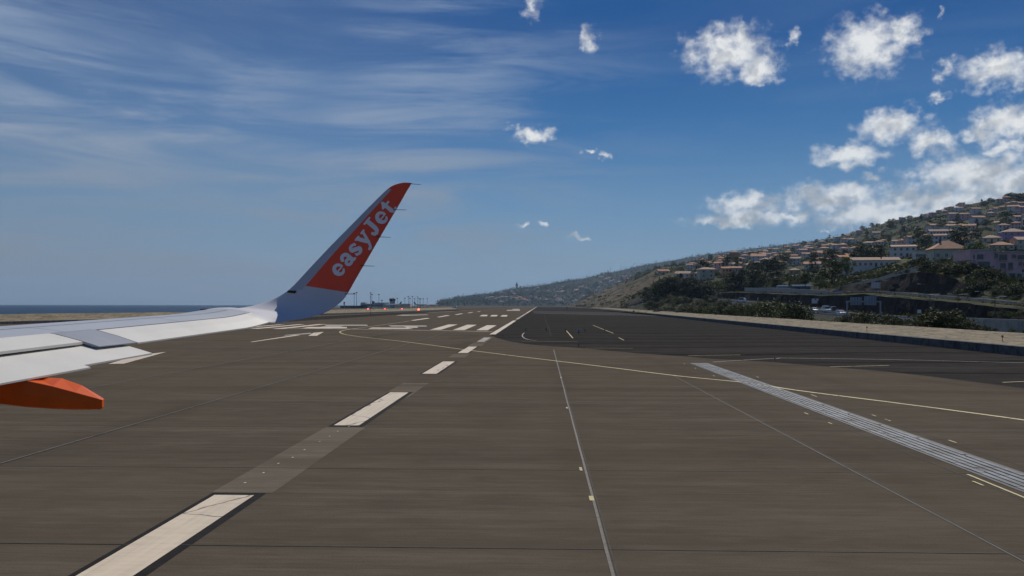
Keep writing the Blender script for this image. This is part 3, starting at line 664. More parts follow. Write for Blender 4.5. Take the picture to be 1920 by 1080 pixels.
# pink stepped apartment block at the right edge: blocks, each with dark recessed balconies
P0 = PD(1868, 548, 246); ap_o = thing('apartment_block', 'pink stepped apartment block with dark recessed balconies at the right edge above the rock cutting', 'apartments', (P0.x, 246, P0.z), R(-4))
def apx(px): return (px-1868)*246/1600
def apz(py): return (548-py)*246/1600
blocks = [(1823, 1864, 470, 488, 0), (1826, 1868, 488, 507, -.5), (1834, 1872, 507, 526, -1.0), (1856, 1880, 526, 540, -1.6), (1864, 1990, 474, 492, .8), (1870, 1990, 492, 512, .2), (1886, 1990, 512, 532, -.4), (1896, 1990, 532, 548, -.9)]
for i, (x0, x1, y0, y1, off) in enumerate(blocks):
    mb = MB(); mb.box(apx(x0), apx(x1), off, 12, apz(y1), apz(y0)); mb.build('wall', M_WALLS[2] if i != 6 else M_WALLS[1], ap_o)
for i, (x0, x1, y0, y1, off) in enumerate([(1828, 1831, 479, 487, 0), (1834.5, 1846, 478, 487.3, 0), (1835.5, 1856, 491.5, 501.5, -.5), (1838, 1842.5, 510, 521, -1), (1846, 1850, 510, 520, -1), (1853, 1866, 505.8, 515, -1), (1868, 1874, 476, 483.5, .8), (1876, 1890, 478, 489, .8), (1898, 1906, 478, 485, .8), (1908, 1920, 479, 487, .8), (1876, 1886, 494, 504, .2), (1890, 1898, 493.5, 505, .2), (1908, 1914, 493, 498.5, .2), (1916, 1926, 493, 499, .2), (1890, 1900, 513, 524, -.4), (1904, 1912, 514, 521, -.4), (1914, 1922, 505.5, 511.5, .2)]):
    b_ = MB(); b_.box(apx(x0), apx(x1), off-.04, off+.1, apz(y1), apz(y0)); q = b_.build('window', M_GLASS, ap_o)
    f_ = MB(); f_.box(apx(x0)-.1, apx(x1)+.1, off-.5, off-.02, apz(y1)-.16, apz(y1)); f_.build('balcony_slab' if x1-x0 > 6 else 'sill', M_WALLS[2], q)
mb = MB(); mb.box(apx(1822), apx(1866), -.3, 12.2, apz(470), apz(468.4)); mb.build('roof', M_FLAT, ap_o)
mb = MB(); mb.box(apx(1864)+.02, apx(1991), .5, 12.3, apz(474), apz(472.4)); mb.build('roof', M_FLAT, ap_o)

# ------------------------------------------------------------------ walls, roads, signs and lamps below the houses
def ribbon(name, xf, y0, y1, zf, w_, mat, off=.05, st=5):
    V = []; ys = []; y = y0
    while y <= y1: ys.append(y); y += st
    for y in ys:
        for s_ in (-1, 1): V.append((xf(y)+s_*w_/2, y, zf(y)+off))
    return mesh(name, V, [(2*i, 2*i+1, 2*i+3, 2*i+2) for i in range(len(ys)-1)], mat)
hw = tag(ribbon('expressway', lambda y: 84, 44, 480, lambda y: lerp(ZH, y), 17, M_ROAD), kind='structure')
for x in (76.2, 80, 88, 91.8):
    V = []; Fc = []
    for i, y in enumerate(range(60, 470, 2 if x in (80, 88) else 4)):
        if x in (80, 88) and i % 4 > 1: continue
        b = len(V); L_ = 2 if x in (80, 88) else 4
        V += [(x-.09, y, lerp(ZH, y)+.07), (x+.09, y, lerp(ZH, y)+.07), (x+.09, y+L_, lerp(ZH, y+L_)+.07), (x-.09, y+L_, lerp(ZH, y+L_)+.07)]; Fc.append((b, b+1, b+2, b+3))
    mesh('lane_line', V, Fc, M_WHITE2, hw)
rp = tag(ribbon('ramp_road', lambda y: 104.5, 60, 330, lambda y: lerp(ZR, y), 8.5, M_ROAD), kind='structure')
def rail(x, y0, y1, zf, label, st=4):
    o = thing('guard_rail', label, 'guard rail', (x, y0, zf(y0))); mb = MB(); y = y0
    ys = [y0+i*st for i in range(int((y1-y0)/st)+1)]
    for a, b in zip(ys, ys[1:]):
        za, zb = zf(a)-zf(y0), zf(b)-zf(y0)
        mb.add([(-.04, a-y0, za+.45), (.04, a-y0, za+.45), (.04, a-y0, za+.78), (-.04, a-y0, za+.78), (-.04, b-y0, zb+.45), (.04, b-y0, zb+.45), (.04, b-y0, zb+.78), (-.04, b-y0, zb+.78)], [(0, 4, 7, 3), (1, 2, 6, 5), (3, 7, 6, 2), (0, 1, 5, 4)])
    mb.build('beam', M_STEEL, o); pm = MB(); pm.box(-.05, .05, -.05, .05, -.2, .7); pme = me_of(pm, 'post', M_STEEL)
    for a in ys: q = link('post', pme, M_STEEL, o); q.location = (.1, a-y0, zf(a)-zf(y0))
rail(75.2, 150, 420, lambda y: lerp(ZH, y), 'steel guard rail on the near side of the expressway', 6)
rail(84, 150, 420, lambda y: lerp(ZH, y), 'steel guard rail along the middle of the expressway', 6)
rail(100, 130, 322, lambda y: lerp(ZR, y), 'steel guard rail along the outer edge of the ramp road', 6)
def panel_wall(name, label, pts, th=.35, wp=4.0):
    """a concrete wall built of cast panels: pts = (x, y, z_bottom, z_top)"""
    o = thing(name, label, 'wall', pts[0][:3]); O = Vector(pts[0][:3])
    for (xa, ya, ba, ta), (xb, yb, bb, tb) in zip(pts, pts[1:]):
        L_ = math.hypot(xb-xa, yb-ya); q = max(1, round(L_/wp)); nx, ny = -(yb-ya)/L_*th/2, (xb-xa)/L_*th/2
        for i in range(q):
            e = random.uniform(-.03, .03); u, v = (i+.012)/q, (i+.988)/q; V = []
            for t in (u, v):
                x, y, b, t_ = xa+(xb-xa)*t, ya+(yb-ya)*t, ba+(bb-ba)*t, ta+(tb-ta)*t
                V += [(x+nx+e-O.x, y+ny-O.y, b-1-O.z), (x-nx+e-O.x, y-ny-O.y, b-1-O.z), (x-nx+e-O.x, y-ny-O.y, t_-O.z), (x+nx+e-O.x, y+ny-O.y, t_-O.z)]
            mesh('panel', V, [(0, 1, 2, 3), (7, 6, 5, 4), (0, 4, 5, 1), (1, 5, 6, 2), (2, 6, 7, 3), (3, 7, 4, 0)], M_WALLC, o)
    return o
panel_wall('retaining_wall', 'curved grey concrete panel wall on top of the lower rock cutting', [(103, 428, 10.6, 12.7), (100.6, 422, 10.6, 12.9), (99.2, 400, 10.2, 12.4), (98.9, 370, 9.0, 11.9), (98.9, 330, 8.4, 10.5), (98.9, 296, 7.8, 9.3)])
panel_wall('retaining_wall', 'long grey concrete retaining wall climbing to the villas above the upper rock cutting', [(117.5, 341, 9.6, 11.4), (117.3, 325, 11.0, 12.4), (117.2, 300, 12.2, 13.8), (117.3, 280, 13.6, 15.6), (117.6, 263, 14.8, 16.9), (118.6, 256, 14.6, 16.6)])
panel_wall('retaining_wall', 'low dark concrete panel wall behind the embankment at the right edge', [(67, 148, -.4, 2.35), (66, 136, -.5, 2.35), (65, 110, -.6, 2.3), (64, 80, -.6, 2.3)])
def lamp_post(px, py, X, h, label, two=False):
    Y = X*1600/(px-1012); zt = CH+(hor(px)-py)*Y/1600
    o = thing('lamp_post', label, 'lamp post', (X, Y, zt-h)); mb = MB(); mb.tube((0, 0, -1.0), (0, 0, h), .10, .06); mb.build('pole', M_DSTEEL, o)
    for s_ in ((-1, 1) if two else (-1,)):
        mb = MB(); mb.tube((0, 0, h-.05), (s_*1.3, 0, h+.12), .045); a = mb.build('arm', M_DSTEEL, o)
        mb = MB(); mb.loft([[(s_*1.2, -.12, h+.06), (s_*1.2, .12, h+.06), (s_*1.2, .12, h+.2), (s_*1.2, -.12, h+.2)], [(s_*2.0, -.2, h+.12), (s_*2.0, .2, h+.12), (s_*2.0, .2, h+.24), (s_*2.0, -.2, h+.24)]]); mb.build('lamp_head', M_LAMP, a)
for i, (px, py, X, h, two, lab) in enumerate([(1611, 526, 108, 8, 0, 'lamp post with one arm against the cutting left of the white board'), (1658, 527, 108, 8, 0, 'lamp post with one arm just right of the white board on the cutting'), (1723, 534, 106, 8, 0, 'lamp post with one arm on the ramp below the villa'), (1830, 548, 104, 8, 0, 'lamp post with one arm on the ramp near the right edge'),
     (1732, 553, 84, 9, 1, 'double lamp post on the expressway below the villa'), (1783, 553, 84, 9, 1, 'double lamp post on the expressway left of the tallest lamp post'), (1850, 558, 80, 9, 1, 'tallest double lamp post rising before the right panel wall'), (1650, 556, 84, 9, 1, 'double lamp post on the expressway right of the sign gantry')]):
    lamp_post(px, py, X, h, lab, bool(two))
def board(name, px0, px1, py0, py1, X, label, mat, legs=True, cat='sign', ribs=0, extra=None):
    pc = (px0+px1)/2; Y = X*1600/(pc-1012); k_ = Y/1600; z0 = CH+(hor(pc)-py1)*k_; z1 = CH+(hor(pc)-py0)*k_; w_ = (px1-px0)*k_
    zb = zfront(min(X, 120), Y); o = thing(name, label, cat, (X, Y, z0)); mb = MB(); mb.box(-w_/2, w_/2, -.05, .05, 0, z1-z0); pn = mb.build('panel', mat, o)
    if ribs:
        for i in range(ribs):
            mb = MB(); x = -w_/2+w_*(i+.5)/ribs; mb.box(x-.06, x+.06, -.14, -.052, .02, z1-z0-.02); mb.build('rib', M_STEEL, pn)
    if legs:
        for s_ in (-.35, .35): mb = MB(); mb.tube((s_*w_, .1, min(-.3, zb-z0-.4)), (s_*w_, .1, (z1-z0)*.9), .07); mb.build('leg', M_DSTEEL, o)
    if extra: extra(pn, w_, z1-z0)
    return o
board('signboard', 1626, 1642, 530, 541, 110.0, 'blank white board standing before the upper rock cutting', M_BOARD, ribs=3)
def redmark(p, w_, h):
    mb = MB(); mb.tube((0, -.056, h*.82), (0, -.07, h*.82), .28, n=12); mb.build('emblem', M_SRED, p)
board('signboard', 1516.5, 1530, 560, 569, 95.2, 'white notice board with a small red mark in the lower cutting', M_BOARD, extra=redmark)
board('signboard', 1709.5, 1716, 580.5, 587, 90, 'left white square of the pair of boards above the dark bushes', M_BOARD)
board('signboard', 1730, 1736.5, 580.5, 585.5, 90, 'right white square of the pair of boards above the dark bushes', M_BOARD)
def bluetop(p, w_, h):
    mb = MB(); mb.box(-w_/2+.05, w_/2-.05, -.07, -.053, h*.55, h-.05); mb.build('sign_face', M_BOARD, p)
board('signboard', 1856, 1865.5, 577.5, 586, 99.4, 'small blue sign with white top beside the ramp near the right edge', M_SBLUE, extra=bluetop)
for px, sd_ in ((1417, 'left'), (1447, 'right')): board('marker_board', px-.8, px+.8, 558, 563.5, 94.6, sd_+' one of two slim white marker boards at the foot of the lower cutting', M_BOARD, cat='marker', legs=False)
# sign gantry over the expressway, seen from behind
Yg = 225.; kg = Yg/1600
gz = lambda py: CH+(hor(1610)-py)*kg
gx = lambda px: (px-1012)*kg
g = thing('sign_gantry', 'grey steel gantry carrying two sign panels over the expressway', 'gantry', (gx(1580), Yg, lerp(ZH, Yg)))
L0 = Vector((gx(1580), Yg, lerp(ZH, Yg)))
for px in (1581, 1642): mb = MB(); mb.box(gx(px)-L0.x-.16, gx(px)-L0.x+.16, -.16, .16, -.6, gz(566)-L0.z); mb.build('post', M_STEEL, g)
mb = MB(); mb.box(gx(1581)-L0.x-.3, gx(1642)-L0.x+.3, -.14, .14, gz(567)-L0.z, gz(565)-L0.z+.1); mb.build('beam', M_STEEL, g)
for (a, b, c, d) in ((1588, 1608, 557.5, 572), (1613.5, 1635, 555.5, 572)):
    mb = MB(); mb.box(gx(a)-L0.x, gx(b)-L0.x, .2, .3, gz(d)-L0.z, gz(c)-L0.z); p_ = mb.build('sign_panel', M_SIGNB, g)
    for i in range(4): mb = MB(); x = gx(a)+(gx(b)-gx(a))*(i+.5)/4-L0.x; mb.box(x-.05, x+.05, .1, .198, gz(d)-L0.z+.05, gz(c)-L0.z-.05); mb.build('rib', M_DSTEEL, p_)
# pale blue tank and shed on the shelf behind the curved wall
Ps = Vector((gx(1475)*1.48, 388, 10.8)); o = thing('storage_tank', 'pale blue rounded tank behind the curved concrete wall', 'tank', (103.2, 367, lerp(ZR, 367)+.1))
mb = MB(); mb.tube((-2.2, 0, 1.6), (2.4, 0, 1.6), 1.6, n=16); mb.build('shell', plain('tank_blue', (.20, .27, .29), .95, spec=.05), o)
mb = MB(); mb.box(-2.0, 2.2, -.9, .9, -.5, .35); mb.build('cradle', M_WALLC, o)
o = thing('shed', 'low blue corrugated shed beside the pale tank behind the curved wall', 'shed', (105, 352, lerp(ZR, 352)+.05)); mb = MB(); mb.box(-2, 5, -1.5, 1.5, -1, 2.6); mb.build('wall', plain('shed_blue', (.13, .19, .24), .95, spec=.0), o); mb = MB(); roof_hip(mb, 7.2, 3.2, 2.8, .7, .3, True)
q = mb.build('roof', bpy.data.materials['shed_blue'], o); q.location.x = 1.5
mb = MB(); mb.box(-.9, .9, -1.56, -1.45, -.2, 2.2); mb.build('door', M_GAP, o)

# ------------------------------------------------------------------ vegetation
def leaf_cloud(rng, centers, per, size, squash=.8):
    V = []; Fc = []
    for (cx, cy, cz, cr) in centers:
        for i in range(per):
            while True:
                v = Vector((rng.uniform(-1, 1), rng.uniform(-1, 1), rng.uniform(-1, 1)))
                if .25 < v.length <= 1: break
            v = v*(.55+.45*rng.random()) if v.length < .7 else v
            p = Vector((cx, cy, cz))+Vector((v.x*cr, v.y*cr, v.z*cr*squash)); nr = (v+Vector((rng.gauss(0, .6), rng.gauss(0, .6), rng.gauss(0, .6)+.3))).normalized()
            x = nr.orthogonal().normalized(); x = (Matrix.Rotation(rng.random()*6.28, 3, nr) @ x); y = nr.cross(x); s_ = size*rng.uniform(.55, 1.25); b = len(V)
            V += [p-x*s_, p-y*s_*.55, p+x*s_, p+y*s_*.55]; Fc.append((b, b+1, b+2, b+3))
    return V, Fc
def crown_me(seed, H_, W_, nc, per, size, base=.35, conical=0):
    rng = random.Random(seed); cs = []
    for i in range(nc):
        a = rng.random()*6.28; u = rng.random(); z = H_*(base+(1-base)*u*.86); prof = math.sin(math.pi*min(1, .18+.78*u))**.7 if not conical else 1.05-u
        rr = W_/2*prof*math.sqrt(rng.random())*.85; cs.append((rr*math.cos(a), rr*math.sin(a), z, W_*rng.uniform(.13, .24)))
    V, Fc = leaf_cloud(rng, cs, per, size); me = bpy.data.meshes.new('crown'); me.from_pydata([tuple(v) for v in V], [], Fc); return me
def trunk_me(seed, H_, W_, base):
    rng = random.Random(seed); mb = MB(); mb.tube((0, 0, -.6), (.05*H_*rng.uniform(-1, 1), 0, H_*base*1.2), .035*H_, .022*H_, 7)
    for i in range(5):
        a = rng.random()*6.28; mb.tube((0, 0, H_*base*rng.uniform(.6, 1.1)), (W_*.32*math.cos(a), W_*.32*math.sin(a), H_*rng.uniform(base+.15, .8)), .016*H_, .006*H_, 5)
    return me_of(mb, 'trunk', M_BARK)
TPL = {'round': [(crown_me(s, 7, 8, 26, 42, .34, .25), trunk_me(s, 7, 8, .28)) for s in (1, 2, 3)], 'tall': [(crown_me(s, 11, 6, 24, 40, .36, .2), trunk_me(s, 11, 6, .22)) for s in (4, 5)],
       'bush': [(crown_me(s, 3.2, 5.5, 20, 46, .22, .05), trunk_me(s, 3.2, 5, .15)) for s in (6, 7, 8)], 'cone': [(crown_me(s, 12, 5, 26, 40, .34, .08, 1), trunk_me(s, 12, 3, .5)) for s in (9,)]}
CROWNM = {}
def tree(kind, P, h, leaf, label, group=None, name='tree', wf=1.0, rng=random):
    cm, tm = rng.choice(TPL[kind]); key = (cm.name, leaf)
    if key not in CROWNM: c2_ = cm.copy(); c2_.materials.append(M_LEAF[leaf]); CROWNM[key] = c2_
    H_ = {'round': 7, 'tall': 11, 'bush': 3.2, 'cone': 12}[kind]; s_ = h/H_
    o = thing(name, label, 'bush' if kind == 'bush' else 'tree', P, rng.uniform(0, 6.28), group); o.scale = (s_*wf, s_*wf, s_)
    link('trunk', tm, M_BARK, o); link('crown', CROWNM[key], M_LEAF[leaf], o); return o
random.seed(5)
def tpx(kind, px, pyb, pyt, leaf, label, Y=None, **kw):
    if Y is None: P = T(px, pyb); Y = P.y
    else: P = PD(px, pyb, Y)
    return tree(kind, P, (pyb-pyt)*Y/1600, leaf, label, **kw)
tpx('round', 1560, 529, 488, 1, 'large dark green round tree left of the long white building', 330, wf=1.15)
tpx('round', 1586, 517, 481, 2, 'bright green tree beside the long white building', 345)
tpx('round', 1536, 541, 517, 2, 'small bright green round tree on the shelf behind the curved wall', 318, wf=1.1)
tpx('round', 1510, 536, 512, 0, 'dark tree beside the blue shed behind the curved wall', 340)
tpx('tall', 1652, 484, 463, 0, 'dark tree clump left of the white two-storey villa', 300, wf=1.6)
tpx('round', 1830, 492, 452, 2, 'yellow green tree rising left of the pink apartments', 285)
tpx('tall', 1808, 496, 466, 0, 'dark spiky tree between the villa and the pink apartments', 262)
tpx('round', 1728, 496, 480, 0, 'dark bush in front of the flat-roofed wing', 262, wf=1.2)
tpx('round', 1712, 500, 486, 0, 'dark bush left of the flat-roofed wing on the wall top', 268, wf=1.2)
tpx('round', 1765, 500, 484, 0, 'dark round tree in front of the villa windows', 258, wf=1.2)
tpx('cone', 1808, 420, 403, 0, 'dark cypress left of the white cubic house', wf=1.0)
tpx('round', 1892, 384, 366, 0, 'broad dark tree standing out on the skyline at the right', wf=1.7)
tpx('round', 1660, 425, 413, 0, 'dark tree on the middle of the skyline')
random.seed(12)
def plant(kind, lst, label, group, name='tree', leaf=(0, 0, 1), Yf=None, hr=(.85, 1.15), wf=1.0):
    for px, pyb, pyt in lst:
        Y = Yf(px) if Yf else None
        tpx(kind, px, pyb, pyt, random.choice(leaf), label, Y, group=group, name=name, wf=wf*random.uniform(.9, 1.25))
plant('bush', [(1752+i*7.5+random.uniform(-3, 3), 503+random.uniform(0, 12), 490+random.uniform(0, 12)) for i in range(9)], 'olive shrub spilling over the top of the upper cutting below the villa', 'shrubs on the cutting edge', 'shrub', (1, 1, 2, 0), lambda px: 251)
plant('bush', [(1596+i*11, 529-i*1.6+random.uniform(-2, 2), 519-i*1.7) for i in range(11)], 'green shrub growing along the top of the climbing concrete wall', 'shrubs above the climbing wall', 'shrub', (1, 2, 1, 0), lambda px: 119.6*1600/(px-1012))
plant('bush', [(1836+i*9+random.uniform(-3, 3), 548+random.uniform(-4, 8), 534+random.uniform(-4, 5)) for i in range(9)], 'dark shrub below the pink apartments', 'shrubs below the apartments', 'shrub', (0, 0, 1), lambda px: 236)
zb = lambda px: 53.5*1600/(px-1012)
B = [(1300, 588, 577), (1316, 589, 575), (1335, 590, 572), (1352, 591, 573), (1372, 592, 571), (1392, 594, 572), (1412, 595, 570), (1430, 596, 566), (1446, 598, 563), (1462, 598, 570), (1478, 600, 570), (1492, 600, 566), (1506, 601, 574)]
plant('bush', B, 'olive and green bush behind the embankment left of the visible expressway', 'bushes behind the embankment, left row', 'bush', (0, 1, 1, 2), zb, wf=1.1)
B = [(1580, 607, 592), (1596, 607, 587), (1612, 608, 585), (1628, 609, 586), (1645, 610, 588), (1660, 611, 589), (1676, 612, 592), (1692, 612, 597), (1708, 613, 600)]
plant('bush', B, 'dark bush behind the embankment below the sign gantry', 'bushes behind the embankment, middle row', 'bush', (0, 0, 0, 1), zb, wf=1.1)
B = [(1728, 615, 593), (1744, 616, 584), (1760, 616, 578), (1776, 617, 580), (1790, 617, 588), (1804, 618, 594), (1818, 619, 602), (1832, 620, 606), (1780, 618, 602), (1762, 617, 600)]
plant('bush', B, 'tall dark bush behind the embankment beside the right panel wall', 'bushes behind the embankment, right row', 'bush', (0, 0, 0), zb, wf=1.15)
B = [(1858+i*9, 592+random.uniform(-2, 2), 584+random.uniform(-3, 2)) for i in range(9)]
plant('bush', B, 'dry olive shrub above the low panel wall at the right edge', 'shrubs above the right panel wall', 'shrub', (1, 3, 3, 2), lambda px: 82*1600/(px-1012))
B = [(1852, 622, 612), (1866, 622, 615), (1898, 624, 615), (1920, 626, 618)]
plant('bush', B, 'small green bush at the foot of the right panel wall', 'bushes at the panel wall foot', 'bush', (1, 2), lambda px: 55*1600/(px-1012))
B = [(1390+random.uniform(0, 110), 540+random.uniform(-8, 4), 0) for i in range(16)]
plant('round', [(a, b, b-random.uniform(10, 17)) for a, b, c in B], 'dark tree on the shelf behind the curved wall', 'trees behind the curved wall', 'tree', (0, 0, 1, 3), lambda px: 112*1600/(px-1012))
B = []
while len(B) < 48:
    px = random.uniform(1178, 1420); t = random.random(); top = lerp([(1178, 556), (1240, 541), (1300, 535), (1380, 533), (1420, 534)], px); bot = lerp([(1178, 574), (1260, 580), (1350, 577), (1420, 560)], px)
    B.append((px, top+(bot-top)*t, 0))
for a, b, c in B:
    P = T(a, b)
    if P.x-P.z*1.24 < 108 and P.y > 560: continue
    k_ = random.choice(('round', 'tall', 'round'))
    tree(k_, P, random.uniform(5.5, 10.5), random.choice((0, 0, 0, 1)), 'dark tree in the wooded gully at the left end of the hillside', 'trees in the gully', wf=random.uniform(1, 1.3))
for i in range(90):
    px = random.uniform(1290, 1930); s_ = hor(px)-lerp(SKYT, px-1012); py = s_+random.uniform(2, 75)
    if (px > 1640 and py > 470) or (px < 1640 and py > 520): continue
    P = T(px, py)
    if any(math.hypot(P.x-a, P.y-b) < r_+2 for a, b, r_ in HOUSES): continue
    zone = 'right' if px > 1720 else 'left'
    tree(random.choice(('round', 'round', 'tall')), P, random.uniform(6, 12), random.choice((0, 0, 1)), 'scattered tree among the village houses on the %s half of the hill' % zone, 'village trees, %s half' % zone, wf=random.uniform(1, 1.3))
for i in range(26):
    a = 190+i*27+random.uniform(-9, 9); d = lerp(DST, a)*.985
    tree(random.choice(('round', 'tall', 'round')), Vector((a*d/1600, d, zhill(a, d)-1)), random.uniform(5, 9), 0, 'small tree on the skyline of the near hill', 'skyline trees', wf=1.2)
for i in range(62):                               # dark thicket on the bank below the apartments
    X = random.uniform(110.8, 121.5) if i < 34 else random.uniform(114.5, 124); Y = random.uniform(168, 238) if i < 34 else random.uniform(225, 262)
    tree('bush', Vector((X, Y, zfront(min(X, 121), Y)-.2)), random.uniform(1.6, 3.4), random.choice((0, 0, 0, 1)), 'dark shrub in the thicket on the bank between the ramp and the pink apartments', 'thicket below the apartments', 'shrub', wf=1.2)
for i in range(75):                               # hedge and thicket between embankment and expressway
    Y = random.uniform(250, 520); X = random.uniform(53 if Y < 400 else 58, 72.5)
    tree('bush', Vector((X, Y, zfront(X, min(Y, 500))-.2)), random.uniform(1.5, 3.6), random.choice((0, 0, 1, 3)), 'dark or dry bush on the bank between the embankment and the far expressway', 'thicket beside the far expressway', 'bush', wf=1.25)
# scrub that covers the hill between houses and terraces
random.seed(9); V = []; Fc = []
def clump(P, r_, nq, V, Fc, hz=.7):
    for i in range(nq):
        v = Vector((random.gauss(0, .5), random.gauss(0, .5), abs(random.gauss(0, .5)))); p = P+Vector((v.x*r_, v.y*r_, v.z*r_*hz*1.3))
        nr = Vector((random.gauss(0, 1), random.gauss(0, 1), random.gauss(.4, 1))).normalized(); x = nr.orthogonal().normalized(); y = nr.cross(x); s_ = r_*random.uniform(.16, .36); b = len(V)
        V += [p-x*s_, p-y*s_*.7, p+x*s_, p+y*s_*.7]; Fc.append((b, b+1, b+2, b+3))
cnt = 0
while cnt < 7600:
    a = random.uniform(66, 940) if random.random() < .8 else random.uniform(900, 1400); t = random.random()**1.3; Y0, Y1 = y_in(a), lerp(DST, a); d = Y0+(Y1-Y0)*t; X = a*d/1600
    if a < 215 and d > 640 and X-zhill(a, d)*1.24 < 103 and random.random() < (.88 if t < .94 else .4): continue
    if noise.noise(Vector((X*.02, d*.012, 4))) < -.22 and t < .9: cnt += 1; continue
    if any(abs(X-hx) < r_+1.5 and -26 < d-hy < r_ for hx, hy, r_ in HOUSES): cnt += .3; continue
    clump(Vector((X, d, zhill(a, d)-.3)), random.uniform(1.1, 3.0)*(1+d/2500), 18, V, Fc, .5); cnt += 1
tag(mesh('hillside_scrub', V, Fc, M_SCRUB), 'green scrub and terrace crops covering the near hillside', 'scrub', kind='stuff')
V = []; Fc = []
for i in range(900):                               # low weeds behind the embankment and on ledges
    Y = random.uniform(70, 480); X = random.choice((random.uniform(47.5, 72), random.uniform(93.7, 95), random.uniform(98.3, 100), random.uniform(117, 124)))
    clump(Vector((X, Y, zfront(min(X, 121), Y)-.1)), random.uniform(.4, 1.0), 14, V, Fc)
tag(mesh('verge_weeds', V, Fc, leaf_mat('dry_weeds', (.085, .074, .026), (.15, .125, .05))), 'dry yellowish weeds behind the embankment and on the cutting ledges', 'weeds', kind='stuff')
V = []; Fc = []
for i in range(4200):
    a = random.uniform(-190, 620); t = random.random()**.9; P = zfar(a, t); clump(P, random.uniform(7, 15), 9, V, Fc, .8)
for i in range(240):
    a = -180+i*3.4+random.uniform(-1, 1); P = zfar(a, .99); clump(P, random.uniform(5, 10), 10, V, Fc, 1.1)
tag(mesh('far_wood', V, Fc, M_FSCRUB), 'bluish far-off trees covering the distant ridge', 'wood', kind='stuff')
FH = []
for wl, tl in ((0, 0), (1, 1), (2, 2)):
    mb = MB(); mb.box(-8, 8, -6, 6, -6, 5, 0); k0 = len(mb.F); roof_hip(mb, 16, 12, 5.2, 4, .7); mb.I[k0:] = [1]*(len(mb.F)-k0); FH.append(me_of(mb, 'far_house', [M_WALLS[wl], M_TILE[tl]]))
for i in range(210):
    a = random.uniform(-100, 560); s_ = lerp(FSK, a); t = random.uniform(.06, .82); j = random.choice((0, 0, 1, 2)); P = zfar(a, t)
    o = link('far_house', FH[j], M_WALLS[0]); o.location = P+Vector((0, -8, 3)); o.rotation_euler.z = random.uniform(-.8, .8); q = random.uniform(.55, 1.25); o.scale = (q*random.uniform(.8, 1.6), q, q)
    tag(o, ('tiny white house with red roof', 'tiny cream house with tan roof', 'tiny pink house with orange roof')[j]+' on the hazy distant ridge', 'house', 'far houses on the distant ridge')
P = zfar(-43, .99); o = thing('far_church', 'tiny pointed tower on the skyline of the distant ridge', 'church', P)
mb = MB(); mb.box(-6, 6, -6, 6, -8, 16); mb.build('tower', M_WALLS[4], o); mb = MB(); mb.tube((0, 0, 16), (0, 0, 36), 8, .3, 8); mb.build('spire', M_CHIM, o)
for a in (132, 152):
    P = zfar(a, .99); o = thing('mast', 'thin radio mast on the distant ridge, %s of the pair' % ('left' if a == 132 else 'right'), 'mast', P); mb = MB(); mb.tube((0, 0, -5), (0, 0, 38), 1.0, .5, 6); mb.build('pole', M_DSTEEL, o)
    mb = MB(); mb.box(-2.5, 2.5, -.3, .3, 26, 27); mb.build('antenna', M_DSTEEL, o)

# ------------------------------------------------------------------ cars on the expressway
def car_tpl(col, van=False):
    o = thing('car', '', 'car', (0, 0, 0)); mt = plain('car_paint_%d' % len(bpy.data.materials), col, .25, .03, 2, spec=.6, coat=.6)
    prof = [(-2.05, .3), (-2.1, .75), (-1.75, 1.0 if not van else 1.7), (-1.35, 1.46 if not van else 1.95), (.35, 1.5 if not van else 1.98), (1.05, 1.02), (1.95, .88), (2.1, .6), (2.08, .3)]
    secs = []
    for s_, k_, dz in ((-.84, 1, 0), (-.80, 1, 0), (.80, 1, 0), (.84, 1, 0)): secs.append([(s_*(1 if z < 1.02 else .86), y, .2+(z-.2)*(1 if abs(s_) < .82 else .985)) for y, z in prof])
    mb = MB(); mb.loft(secs); mb.build('body', mt, o)
    h = 1.46 if not van else 1.9
    mb = MB()
    for s_ in (-1, 1): mb.add([(s_*.845, -1.5, 1.03), (s_*.845, .9, 1.03), (s_*.74, .3, h-.06), (s_*.74, -1.25, h-.06)], [(0, 1, 2, 3)])
    mb.add([(-.70, -1.8, 1.04), (.70, -1.8, 1.04), (.64, -1.42, h-.08), (-.64, -1.42, h-.08)], [(0, 1, 2, 3)]); mb.add([(-.70, 1.06, 1.06), (.70, 1.06, 1.06), (.64, .40, h-.02), (-.64, .40, h-.02)], [(0, 1, 2, 3)]); mb.build('windows', M_GLASS, o)
    for y in (-1.3, 1.3):
        for s_ in (-1, 1): mb = MB(); mb.tube((s_*.68, y, .32), (s_*.87, y, .32), .32, n=12); wq = mb.build('wheel', M_RUBBER, o); mb = MB(); mb.tube((s_*.871, y, .32), (s_*.885, y, .32), .19, n=10); mb.build('rim', M_STEEL, wq)
    for s_ in (-1, 1):
        mb = MB(); mb.box(s_*.6-.15, s_*.6+.15, 2.03, 2.12, .62, .76); mb.build('headlight', M_LAMP, o)
        mb = MB(); mb.box(s_*.66-.12, s_*.66+.12, -2.13, -2.05, .68, .86); mb.build('tail_light', M_SRED, o)
    return o
cars = [(1386, 84, 80, (.75, .75, .76), 'white car at the far left of the visible expressway', 1), (1480, 79, 180, (.62, .63, .65), 'silver car partly hidden by bushes on the expressway', 0), (1520, 82, 180, (.78, .78, .78), 'white car on the expressway below the red-marked notice board', 0), (1543, 86.5, 180, (.72, .74, .76), 'white van on the expressway left of the gantry', 1), (1569, 81, 180, (.55, .56, .58), 'grey car on the expressway beside the gantry post', 0), (1555, 90.5, 0, (.05, .05, .06), 'black car on the far lane of the expressway', 0)]
for px, X, rz, col, lab, van in cars:
    Y = X*1600/(px-1012); o = car_tpl(col, van); o['label'] = lab; o.location = (X, Y, lerp(ZH, Y)+.06); o.rotation_euler = (math.atan(.033)*(1 if rz < 90 else -1), 0, R(rz if rz != 80 else 60)); o['group'] = 'cars on the expressway'
Y = 200; 
